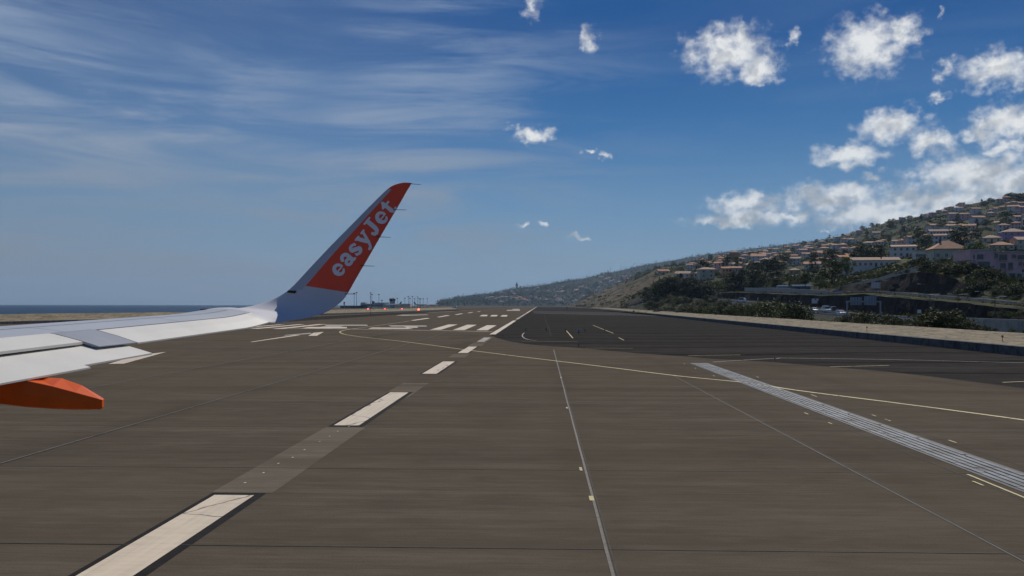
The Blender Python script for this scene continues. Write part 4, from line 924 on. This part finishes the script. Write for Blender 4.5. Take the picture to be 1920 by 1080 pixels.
for px, X, lab in ((1561, 104, 'blue car waiting where the ramp meets the curved wall'),): 
    Y = X*1600/(px-1012); o = car_tpl((.10, .16, .3)); o['label'] = lab; o.location = (X, Y, lerp(ZR, Y)+.06); o.rotation_euler.z = R(20)

# ------------------------------------------------------------------ airfield lights, poles and the terminal across the field
for i, px in enumerate((690, 721.7, 753.5, 785)):
    P = G(px, 584.5); k_ = P.y/1600
    o = thing('warning_light', '%s glowing red warning light on a short stake across the runway' % ('leftmost', 'second', 'third', 'rightmost')[i], 'light', P, 0, 'row of red warning lights')
    mb = MB(); mb.tube((0, 0, -.05), (0, 0, 3.3*k_), .12, n=8); mb.build('stake', M_DSTEEL, o)
    mb = MB(); mb.tube((0, .02, 3.3*k_), (0, .02, 3.3*k_+.22), .34, .34, 12); hd = mb.build('housing', M_DSTEEL, o)
    mb = MB(); rr = .55
    secs = [[(rr*math.sin(u)*math.cos(t*math.pi/6), -rr*math.cos(u)*.5-.25, 3.3*k_+.3+rr*math.sin(u)*math.sin(t*math.pi/6)) for t in range(12)] for u in (.15, .5, .9, 1.3, 1.57)]
    mb.loft(secs); mb.build('lens', M_REDL, hd)
def edge_light(px, py, h, lab, blue=False):
    P = G(px, py); k_ = P.y/1600; o = thing('edge_light', lab, 'light', P, 0, 'small airfield edge lights'); H_ = h*k_
    mb = MB(); mb.tube((0, 0, 0), (0, 0, H_*.6), .07*k_*9, n=8); mb.build('stem', M_DSTEEL, o); mb = MB(); mb.tube((0, 0, H_*.6), (0, 0, H_), .14*k_*9, .1*k_*9, 8); mb.build('cap', M_SBLUE if blue else M_ROD, o)
    mb = MB(); mb.tube((0, 0, -.01), (0, 0, .04), .18*k_*9, n=10); mb.build('base', M_DSTEEL, o)
for px, py, h, lab in ((986, 621, 5, 'leftmost small black edge light in the row across the dark apron'), (1024, 621, 5, 'second small black edge light in the row across the dark apron'), (1061, 621, 5, 'third small black edge light in the row across the dark apron'), (1097, 622, 5, 'fourth small black edge light just right of the blue marker'), (1134, 622, 5, 'rightmost small black edge light in the row across the dark apron'), (943, 631.5, 3, 'small black edge light close to the runway edge stripe'), (1085, 651, 6, 'small black edge light at the boundary of the dark apron'), (1453, 676, 6, 'black edge light by the white line near the drain end'), (1188, 588, 6, 'dark edge light before the far end of the right embankment'), (1063, 580, 5, 'tiny dark edge light far along the apron')): edge_light(px, py, h, lab)
P = G(1085, 626); k_ = P.y/1600; o = thing('marker_sign', 'small blue double marker on a post on the dark apron', 'marker', P); mb = MB(); mb.box(-.05, .05, -.05, .05, -.02, 7*k_); mb.build('post', M_DSTEEL, o)
for s_ in (-1, 1): mb = MB(); mb.box(s_*2.4*k_-1.6*k_, s_*2.4*k_+1.6*k_, -.06, .06, 4.5*k_, 9*k_); mb.build('panel', M_SIGNB, o)
for px, py, lab in ((1617, 609.5, 'small red marker on the embankment slope, left one'), (1863, 641, 'small red marker on the embankment slope, right one')):
    X = 43; Y = X*1600/(px-1012); z = 1.05; o = thing('red_marker', lab, 'marker', (X, Y, z)); mb = MB(); mb.tube((0, 0, -.2), (0, 0, .22), .03); mb.build('post', M_DSTEEL, o); mb = MB(); mb.tube((0, 0, .22), (0, 0, .42), .11, .07, 8); mb.build('head', M_SRED, o)
def pole(px, pyt, Y, lab, pyb=575, r_=.22, head=None, mat=None, group=None, name='light_mast', cat='mast'):
    k_ = Y/1600; P = PD(px, pyb, Y); h = (pyb-pyt)*k_; P.z = -1.0; h = CH+(hor(px)-pyt)*k_+1.0
    o = thing(name, lab, cat, P, 0, group)
    mb = MB(); mb.tube((0, 0, -.5), (0, 0, h), r_, r_*.6, 8); mb.build('pole', mat or M_DSTEEL, o)
    if head: mb = MB(); mb.box(-head, head, -.4, .4, h-.5, h+.35); mb.build('lamp_bar', M_DSTEEL, o)
for px, py in ((664, 549.5), (668.5, 548), (694.8, 549), (697.3, 552), (710.3, 552), (716, 563), (759, 559), (765.7, 556), (768.5, 559.5), (773.2, 556), (777.4, 560), (783, 556.5), (786, 560), (788.5, 560), (793.5, 560), (801, 560), (745, 559)):
    pole(px, py, 1000 if px < 720 else 1150, 'thin dark floodlight mast beside the terminal, '+('left of the tower' if px < 735 else 'right of the tower'), head=1.1, r_=.30, group='floodlight masts, '+('left' if px < 735 else 'right'))
P = G(645.5, 585); k_ = P.y/1600; o = thing('windsock_pole', 'red and white pole topped by an orange and white box at the winglet edge', 'pole', P)
for i in range(5): mb = MB(); mb.tube((0, 0, i*2.6*k_), (0, 0, (i+1)*2.6*k_), .11, n=8); mb.build('pole_section', M_SRED if i % 2 == 0 else M_BOARD, o)
mb = MB(); mb.box(-1.4*k_, 1.4*k_, -1.2*k_, 1.2*k_, 13*k_, 19*k_); bx_ = mb.build('box', M_BOARD, o); mb = MB(); mb.box(-1.45*k_, 1.45*k_, -1.25*k_, 1.25*k_, 17*k_, 19.1*k_); mb.build('top_band', M_RED, bx_)
P = G(694.5, 590); k_ = P.y/1600; o = thing('antenna_mast', 'tall red and white lattice mast standing on the dark shoulder', 'mast', P)
for i in range(8): mb = MB(); mb.tube((0, 0, i*5.0*k_), (0, 0, (i+1)*5.0*k_), .10, n=6); mb.build('mast_section', M_SRED if i % 2 == 0 else M_BOARD, o)
# terminal
YT = 1050; kt_ = YT/1600
def tz(py): return CH+(571.3-py)*kt_
def tx(px): return (px-1012)*kt_
t_ = thing('terminal_building', 'low pale airport terminal across the field left of the control tower', 'terminal', (tx(715), YT, -2)); ox, oz = tx(715), -2
def tb(name, x0, x1, y0, y1, mat, dy0=0, dy1=14, par=t_):
    mb = MB(); mb.box(tx(x0)-ox, tx(x1)-ox, dy0, dy1, tz(y1)-oz, tz(y0)-oz); return mb.build(name, mat, par)
tb('wall', 674, 716, 569.6, 576, M_SIGNB); tb('upper_floor', 674, 683, 567, 569.5, M_WALLC, 1); tb('wall', 716.05, 733, 570, 576, M_WALLS[0], .3); tb('wall', 733.05, 768, 569.4, 576, M_WALLS[1], .6); rf = tb('roof', 699, 728, 567.2, 569.5, M_FLAT, 1.5, 12)
for i in range(16): tb('window', 676+i*2.5, 677.7+i*2.5, 571.3, 573.2, M_GLASS, -.1, .1)
tb('plant_room', 695, 699, 564.5, 569.5, M_DSTEEL, 2, 6)
c_ = thing('control_tower', 'dark airport control tower with overhanging glazed cab', 'tower', (tx(738.3), YT-14, -2)); ox = tx(738.3)
mb = MB(); mb.tube((0, 0, 0), (0, 0, tz(564.5)-oz), 3.5, 3.3, 12); mb.build('shaft', M_SIGNB, c_)
mb = MB(); mb.tube((0, 0, tz(564.5)-oz), (0, 0, tz(560.5)-oz), 3.3, 3.9, 12); mb.build('cab', M_GLASS, c_)
mb = MB(); mb.tube((0, 0, tz(560.5)-oz), (0, 0, tz(559.3)-oz), 4.1, 3.6, 12); rf = mb.build('roof', M_FLAT, c_)
mb = MB(); mb.tube((.8, 0, tz(559.3)-oz), (.8, 0, tz(557.5)-oz), .12); mb.build('antenna', M_DSTEEL, rf)
for i in range(12):
    a = i*math.pi/6+.26; mb = MB(); mb.tube((3.42*math.cos(a), 3.42*math.sin(a), tz(564.4)-oz), (4.0*math.cos(a), 4.0*math.sin(a), tz(560.6)-oz), .12); mb.build('mullion', M_SIGNB, c_)
mb = MB(); mb.box(tx(650)-tx(700), tx(700)-tx(700), 0, .8, 0, tz(573.2)+1); tag(mb.build('perimeter_wall', M_DSTEEL), 'long dark perimeter wall below the terminal', 'wall').location = (tx(700), YT-40, -1)
def airliner(px, py_fus, Y, fin, lab, rz, s_=1.0, fus=M_AIRW):
    P = PD(px, py_fus, Y); o = thing('parked_airliner', lab, 'airliner', (P.x, Y, P.z-3.2*s_), rz, 'airliners parked at the terminal')
    prof = [(-16, .3, 1.2), (-15, .9, .9), (-12, 1.6, .4), (-8, 1.95, 0), (9, 1.95, 0), (13, 1.4, -.2), (15, .5, -.45), (15.4, .1, -.5)]
    secs = [[(y, r_*math.cos(t*math.pi/6), 3.2+dz+r_*math.sin(t*math.pi/6)) for t in range(12)] for y, r_, dz in prof]
    mb = MB(); mb.loft(secs); mb.build('fuselage', fus, o, True)
    mb = MB(); mb.loft([[(-15.4, -.12, 4.6), (-11, -.12, 4.8), (-11, .12, 4.8), (-15.4, .12, 4.6)], [(-17.2, -.08, 10.2), (-15.2, -.08, 10.2), (-15.2, .08, 10.2), (-17.2, .08, 10.2)]]); mb.build('tail_fin', fin, o)
    for q in (-1, 1):
        mb = MB(); mb.loft([[(-2.5, q*1.6, 2.3), (3, q*1.6, 2.3), (3, q*1.6, 2.7), (-2.5, q*1.6, 2.7)], [(-5.5, q*15, 3.6), (-4, q*15, 3.6), (-4, q*15, 3.75), (-5.5, q*15, 3.75)]]); mb.build('wing', M_AIRW, o)
        mb = MB(); mb.loft([[(-15, q*.5, 4.2), (-12.6, q*.5, 4.2), (-12.6, q*.5, 4.4), (-15, q*.5, 4.4)], [(-16.6, q*5.5, 4.7), (-15.4, q*5.5, 4.7), (-15.4, q*5.5, 4.8), (-16.6, q*5.5, 4.8)]]); mb.build('tailplane', M_AIRW, o)
        mb = MB(); mb.tube((1.2, q*5, 1.7), (4.4, q*5, 1.7), .85, .95, 12); mb.build('engine', fin, o)
        mb = MB(); mb.tube((-1, q*2.2, -.2), (-1, q*2.2, 1.9), .35); mb.build('landing_gear', M_RUBBER, o)
    mb = MB(); mb.tube((11, 0, -.2), (11, 0, 2.0), .25); mb.build('nose_gear', M_RUBBER, o); o.scale = (s_, s_, s_); return o
airliner(738, 571.6, 960, M_GREENP, 'parked airliner with green tail fin right of the control tower', math.pi, .55); airliner(790, 571.4, 1050, M_BLUEP, 'parked white and blue airliner right of the floodlight masts', .15, .55); airliner(812, 572, 1120, M_SRED, 'parked airliner with red tail at the foot of the headland', math.pi, .5)
Pv = G(852, 577.5); o = thing('service_van', 'tiny white service van beyond the far end of the runway markings', 'van', Pv); mb = MB(); mb.loft([[(-3, -1.2, .5), (3.2, -1.2, .5), (3.2, -1.2, 1.6), (2.2, -1.2, 2.8), (-3, -1.2, 2.8)], [(-3, 1.2, .5), (3.2, 1.2, .5), (3.2, 1.2, 1.6), (2.2, 1.2, 2.8), (-3, 1.2, 2.8)]]); mb.build('body', M_BOARD, o)
for x in (-2, 2): mb = MB(); mb.tube((x, -1.25, .45), (x, 1.25, .45), .45, n=10); mb.build('wheel', M_RUBBER, o)

# ------------------------------------------------------------------ the airliner's wing outside the window
AA = R(-10.6); EY = Vector((math.sin(AA), math.cos(AA), 0)); EX = Vector((-math.cos(AA), math.sin(AA), 0))       # outboard and forward
wing = thing('aircraft_wing', 'white airliner wing with orange flap fairing and tall red winglet carrying white lettering', 'aircraft wing', CAM+EX*3.5+EY*8+Vector((0, 0, -4.2)))
WO = Vector(wing.location)
def A(F_, L_, U): return CAM+EX*F_+EY*L_+Vector((0, 0, U))-WO
def atL(px, py, L_):
    q = ray(px, py); v = q*(L_/q.dot(EY)); return v.dot(EX), v.z
FT = lambda L_: 1.815+.31*(15.25-L_)
UT = lambda L_: -.332-.0383*(15.25-L_)
CHD = lambda L_: 1.5+.23*(15.25-L_)
GU = [(0, 0), (.1, .38), (.2, .70), (.35, .93), (.5, 1), (.7, .9), (.88, .58), (.96, .25), (1, -.15)]
GL = [(0, -.04), (.2, .05), (.5, -.35), (.8, -.62), (.95, -.5), (1, -.15)]
GA = .228
def bendup(L_): return .055*sstep(14.2, 15.4, L_)
def wpt(L_, s, top=True, dz=0): return A(FT(L_)+CHD(L_)*s, L_, UT(L_)+GA*lerp(GU if top else GL, s)+dz+bendup(L_))
def slab(name, La, Lb, s0, s1, mat, dz=.0, nL=14, ns=8, th=.03, lip=0, s0b=None):
    """a control surface panel following the wing's upper skin, with its own thickness"""
    rows = []
    for i in range(nL+1):
        L_ = La+(Lb-La)*i/nL; a0 = s0 if s0b is None else s0+(s0b-s0)*i/nL
        ss_ = [a0+(s1-a0)*j/ns for j in range(ns+1)]
        rows.append([wpt(L_, s, True, dz) for s in ss_]+[wpt(L_, s, True, dz-th*(1 if s > .03 else .35)) for s in ss_[::-1]])
    mb = MB(); mb.loft(rows); return mb.build(name, mat, wing)
HS = .205
# main box: upper skin from the hinge line forward round the nose and back underneath
rows = []; sU = [HS+.004+(1-HS)*(j/22)**1.0*.996 for j in range(23)]; sL = [1, .97, .9, .8, .65, .5, .35, HS+.004]
for i in range(41):
    L_ = 3.0+(15.05-3.0)*i/40
    rows.append([wpt(L_, s) for s in sU]+[wpt(L_, s, False) for s in sL])
mb = MB(); mb.loft(rows); mb.build('wing_skin', M_SKIN, wing)
# wing rear shroud under the spoilers
rows = []
for i in range(21):
    L_ = 3.0+(11.28-3.0)*i/20
    rows.append([wpt(L_, HS+.01, True, -.035), wpt(L_, .10, True, -.05), wpt(L_, .10, True, -.09), wpt(L_, HS+.01, False, .02)])
mb = MB(); mb.loft(rows); mb.build('shroud', M_GAP, wing)
slab('aileron', 11.36, 15.02, .0, HS-.006, M_SURF, th=.05)
slab('fixed_panel', 10.66, 11.325, .012, HS+.02, M_PANEL, .004, s0b=.0)
slab('spoiler', 8.30, 10.625, .075, HS+.012, M_SURF, .006); slab('spoiler', 5.7, 8.27, .075, HS+.012, M_SURF, .006); slab('spoiler', 3.1, 5.67, .075, HS+.012, M_SURF, .006)
for s in (.205, .40, .86):                          # skin joints: spar lines and the slat's rear edge
    V = []; q = 40
    for i in range(q+1):
        L_ = 3.1+(14.9-3.1)*i/q; V += [wpt(L_, s-.0035, True, .0025), wpt(L_, s+.0035, True, .0025)]
    mesh('skin_joint', V, [(2*i, 2*i+1, 2*i+3, 2*i+2) for i in range(q)], M_GAP, wing)
for L_ in (13.1, 10.9, 8.6):
    V = []
    for j in range(16): s = .22+.64*j/15; V += [wpt(L_-.006, s, True, .0025), wpt(L_+.006, s, True, .0025)]
    mesh('skin_joint', V, [(2*i, 2*i+1, 2*i+3, 2*i+2) for i in range(15)], M_PANEL, wing)
# extended flap
def fl(L_, f_, U): return A(2.813+.31*(11.2-L_)+f_, L_, -.606-.0455*(11.2-L_)+U)
FP = [(0, 0), (.15, .05), (.45, .141), (.7, .172), (.9, .15), (.98, .09), (.9, .03), (.6, .02), (.3, .015), (.0, -.018)]
rows = []
Ls = [3.0+(9.93-3.0)*i/16 for i in range(17)]+[9.94]+[9.95+(11.2-9.95)*i/6 for i in range(7)]
for L_ in Ls:
    ext = -.075 if L_ < 9.935 else 0
    rows.append([fl(L_, f_+(ext if f_ < .1 else 0), U-(.022 if f_ < .1 and ext else 0)) for f_, U in FP])
mb = MB(); mb.loft(rows); mb.build('flap', M_SURF, wing)
V = []
for i in range(5): L_ = 8.6+i*.01; V += [fl(L_, .5, .157), fl(L_+.012, .5, .157)]
# flap track fairing
secs = []
for F_, tU, bU, hw in ((2.765, -.957, -1.045, .035), (2.79, -.948, -1.06, .05), (3.0, -.876, -1.058, .10), (3.2, -.81, -1.045, .135), (3.45, -.742, -1.022, .165), (3.7, -.69, -.985, .18), (4.1, -.62, -.9, .19), (4.6, -.58, -.82, .17), (5.2, -.56, -.7, .09)):
    c = 9.16; h = tU-bU
    secs.append([A(F_, c+x*hw, bU+y*h) for x, y in ((-.35, 0), (-.75, .06), (-.95, .2), (-1, .5), (-1, .93), (-.94, 1), (.94, 1+lerp([(2.765, 0), (3.0, .055), (3.2, .06), (3.45, 0)], F_)/h), (1, .93), (1, .5), (.95, .2), (.75, .06), (.35, 0))])
mb = MB(); mb.loft(secs); fo = mb.build('flap_fairing', M_ORG, wing)
bv = fo.modifiers.new('bevel', 'BEVEL'); bv.width = .006; bv.segments = 2; bv.limit_method = 'ANGLE'; bv.angle_limit = R(35)
# blended winglet: stations follow leading and trailing edge upward
ST = [(None, None, 15.0), ((377, 587.5), (520, 605.5), 15.2), ((415, 582.5), (547, 601), 15.42), ((455, 577), (577, 595.5), 15.62), ((488, 570), (606, 587.5), 15.80), ((516, 559), (630, 573.5), 15.93), ((544, 541.5), (648, 556), 16.02),
      ((580, 503.5), (669, 520), 16.10), ((620, 461), (693, 479), 16.18), ((660, 420.5), (716, 439), 16.25), ((700, 380), (739, 400), 16.32), ((721, 359.5), (755, 372.5), 16.36), ((733, 350), (763, 358), 16.38), ((744, 345.2), (768.5, 349.3), 16.39), ((757, 342.2), (772, 343), 16.40)]
sta = []
for le, te, L_ in ST:
    if le is None: sta.append((wpt(L_, 1.0), wpt(L_, 0.0)))
    else: f1, u1 = atL(*le, L_); f2, u2 = atL(*te, L_); sta.append((A(f1, L_, u1), A(f2, L_, u2)))
# refine along the span
def cr(P, t):
    i = min(int(t), len(P)-2); f_ = t-i; a = P[max(0, i-1)]; b = P[i]; c = P[i+1]; d = P[min(len(P)-1, i+2)]
    return .5*((2*b)+(c-a)*f_+(2*a-5*b+4*c-d)*f_*f_+(3*b-a-3*c+d)*f_**3)
NS = 56; us = [0, .015, .05, .1, .15, .205, .3, .4, .5, .6, .7, .8, .9, .96, 1.0]
prof = lambda u: 2.6*(.2969*math.sqrt(u)-.126*u-.3516*u*u+.2843*u**3-.1036*u**4)
rowsI = []; rowsO = []; vpar = []
LEs = [s_[0] for s_ in sta]; TEs = [s_[1] for s_ in sta]
for i in range(NS+1):
    t = i/NS*(len(sta)-1); le, te = cr(LEs, t), cr(TEs, t); e_ = .05
    tg = (cr(LEs, min(t+e_, len(sta)-1.001))+cr(TEs, min(t+e_, len(sta)-1.001))-cr(LEs, max(0, t-e_))-cr(TEs, max(0, t-e_))).normalized()
    nr = (te-le).cross(tg).normalized()
    if nr.dot(EY) > 0: nr = -nr                 # towards the fuselage
    if i < 8 and nr.z < 0: nr = -nr
    c = (te-le).length; k_ = sstep(0, 10, i)
    rin, rout = [], []
    for u in us:
        base = le.lerp(te, u); th = c*.085*prof(u)
        if t < 3:                                # blend from the wing's own section
            wz = GA*lerp(GU, 1-u)-((-.15*u+GA*0)*0+(GA*-.15)*(1-u)); 
            th_in = (wz*(1-t/3)+th*(t/3))
        else: th_in = th
        rin.append(base+nr*th_in); rout.append(base-nr*(th if u < 1 else .004))
    rowsI.append(rin); rowsO.append(rout); vpar.append(t)
mb = MB(); ku = len(us)
def band_mi(t, u0_, u1_):
    if t < 6.35: return 0 if u0_ > .2 or t < 6.0 else 2
    if u1_ <= .21 and t < 11.4: return 2
    return 1
for rows_, flip in ((rowsI, False), (rowsO, True)):
    b = len(mb.V); mb.V += [tuple(p) for r_ in rows_ for p in r_]
    for i in range(NS):
        for j in range(ku-1):
            f_ = (b+i*ku+j, b+i*ku+j+1, b+(i+1)*ku+j+1, b+(i+1)*ku+j)
            mb.F.append(f_ if flip else f_[::-1]); mb.I.append(band_mi((vpar[i]+vpar[i+1])/2, us[j], us[j+1]))
b = len(mb.V); mb.V += [tuple(rowsI[-1][j]) for j in range(ku)]+[tuple(rowsO[-1][j]) for j in range(ku)]
mb.F.append(tuple(range(b, b+ku))+tuple(range(b+2*ku-1, b+ku-1, -1))); mb.I.append(1)
mb.F += [(i*ku+ku-1, (i+1)*ku+ku-1, (NS+1)*ku+(i+1)*ku+ku-1, (NS+1)*ku+i*ku+ku-1) for i in range(NS)]; mb.I += [1 if vpar[i] > 6.35 else 0 for i in range(NS)]
wl = mb.build('winglet', [M_WLW, M_RED, M_WLG], wing, True)
# lettering laid on the winglet's inner skin: each letter a union of round-ended strokes, cut out as one flat plate
def arc(cx, cy, rx, ry, a0, a1, w0, w1, n=14): return [(cx+rx*math.cos(R(a0+(a1-a0)*i/n)), cy+ry*math.sin(R(a0+(a1-a0)*i/n)), w0+(w1-w0)*i/n) for i in range(n+1)]
GLY = {'e': [arc(0, .5, .32, .37, 5, 180, .095, .165), arc(0, .5, .32, .37, 180, 318, .165, .075), [(-.25, .47, .055), (.34, .47, .055)]],
       'a': [arc(-.02, .66, .27, .26, 165, 5, .13, .14), [(.24, .68, .145), (.23, .25, .15), (.30, .13, .12), (.44, .11, .08)], arc(-.05, .30, .24, .19, 20, 380, .115, .115)],
       's': [arc(-.01, .69, .24, .20, 25, 200, .085, .15), [(-.22, .62, .15), (0, .5, .16), (.2, .37, .15)], arc(.0, .30, .25, .20, 20, -155, .15, .085), [(.24, .82, .09), (.25, .72, .06)], [(-.25, .17, .09), (-.26, .3, .05)]],
       'y': [[(-.30, .86, .15), (-.14, .5, .15), (.03, .14, .14)], [(.32, .88, .10), (.16, .45, .105), (-.02, -.02, .10), (-.16, -.24, .10), (-.30, -.27, .12)], [(-.47, .93, .07), (-.14, .93, .07)], [(.16, .93, .07), (.46, .93, .07)]],
       'J': [[(.12, 1.10, .17), (.12, .42, .17), (.06, .18, .15), (-.12, .07, .12), (-.28, .13, .12), (-.32, .27, .12)], [(-.16, 1.18, .075), (.42, 1.18, .075)]],
       't': [[(-.02, 1.12, .12), (-.02, .30, .16), (.06, .13, .13), (.22, .08, .10), (.33, .2, .07)], [(-.30, .86, .085), (.32, .86, .085)], [(-.26, .9, .07), (-.08, 1.1, .06)]]}
def sdf(strokes, x, y):
    best = 9
    for st in strokes:
        for (ax, ay, ar), (bx2, by, br) in zip(st, st[1:]):
            dx, dy = bx2-ax, by-ay; q = dx*dx+dy*dy
            t = max(0, min(1, ((x-ax)*dx+(y-ay)*dy)/q)) if q else 0
            d = math.hypot(x-ax-dx*t, y-ay-dy*t)-(ar+(br-ar)*t)
            if d < best: best = d
    return best
bvh = BVHTree.FromPolygons([Vector(v) for v in mb.V], mb.F)
TD = Vector((.635, -.772)); TU = Vector((-.772, -.635)); XH = 25.5; E0 = Vector((635.6, 505.4))
def onwl(x, y):
    p = E0+TD*x+TU*(y-.5*XH); q = ray(p.x, p.y); hit, nr, _, _ = bvh.ray_cast(CAM-WO, q.normalized())
    if hit is None: return None
    return hit+(nr if nr.dot(q) < 0 else -nr)*.004
for ch, off in (('e', 0), ('a', 24.6), ('s', 49.0), ('y', 74.5), ('J', 100.5), ('e', 126.5), ('t', 148.5)):
    gstep = .035; NX, NY = 34, 56; gx0, gy0 = -.6, -.45; val = {}
    for i in range(NX+1):
        for j in range(NY+1): val[i, j] = sdf(GLY[ch], gx0+i*gstep, gy0+j*gstep)
    cache = {}; LV = []; LF = []
    def vid(key, x, y):
        if key not in cache:
            p = onwl(off+x*XH, y*XH)
            if p is None: return None
            cache[key] = len(LV); LV.append(p)
        return cache[key]
    for i in range(NX):
        for j in range(NY):
            cs = [(i, j), (i+1, j), (i+1, j+1), (i, j+1)]; poly = []
            for q in range(4):
                a, b = cs[q], cs[(q+1) % 4]; va, vb = val[a], val[b]
                if va <= 0: poly.append(vid(a, gx0+a[0]*gstep, gy0+a[1]*gstep))
                if (va <= 0) != (vb <= 0):
                    t = va/(va-vb); key = (min(a, b), max(a, b)); poly.append(vid(key, gx0+(a[0]+(b[0]-a[0])*t)*gstep, gy0+(a[1]+(b[1]-a[1])*t)*gstep))
            if len(poly) >= 3 and None not in poly: LF.append(tuple(poly))
    mesh('letter', LV, LF, M_LET, wl)
# static wicks along the trailing edges
for (x0_, y0_), (x1_, y1_), L_ in (((768, 344.6), (789, 346), 16.39), ((737, 393), (761.5, 393.6), 16.31), ((706, 444), (732.5, 445), 16.23), ((676, 498.2), (702, 499), 16.13), ((646, 551), (668, 551.4), 16.03)):
    f1, u1 = atL(x0_, y0_, L_); f2, u2 = atL(x1_, y1_, L_+.02); mb = MB(); mb.tube(A(f1, L_, u1), A(f2, L_+.02, u2), .006, .0045, 6); mb.build('static_wick', M_ROD, wing)
f1, u1 = atL(543, 545, 15.98); mb = MB(); mb.loft([[A(f1+.05, 15.95, u1-.03), A(f1-.10, 15.97, u1-.05), A(f1-.12, 15.96, u1+.0), A(f1+.02, 15.95, u1+.005)], [A(f1+.05, 15.98, u1-.03), A(f1-.10, 16.0, u1-.05), A(f1-.12, 15.99, u1+.0), A(f1+.02, 15.98, u1+.005)]]); mb.build('navigation_light', M_GLASS, wl)

# ------------------------------------------------------------------ sea air between the runway and the far ridge
mb = MB(); mb.box(-17000, 17000, -3000, 17000, -7.0, 520)
hz = mb.build('haze', None); hz.data.materials.clear()
hm = bpy.data.materials.new('haze_air'); hm.use_nodes = True; nt = hm.node_tree; nt.nodes.clear()
pv = nt.nodes.new('ShaderNodeVolumePrincipled'); pv.inputs['Color'].default_value = (.52, .75, 1, 1); pv.inputs['Density'].default_value = 5.6e-5; pv.inputs['Anisotropy'].default_value = .2
ho = nt.nodes.new('ShaderNodeOutputMaterial'); nt.links.new(pv.outputs[0], ho.inputs['Volume']); hz.data.materials.append(hm)
tag(hz, 'thin pale sea haze filling the air over the airfield and hills', 'haze', kind='stuff')
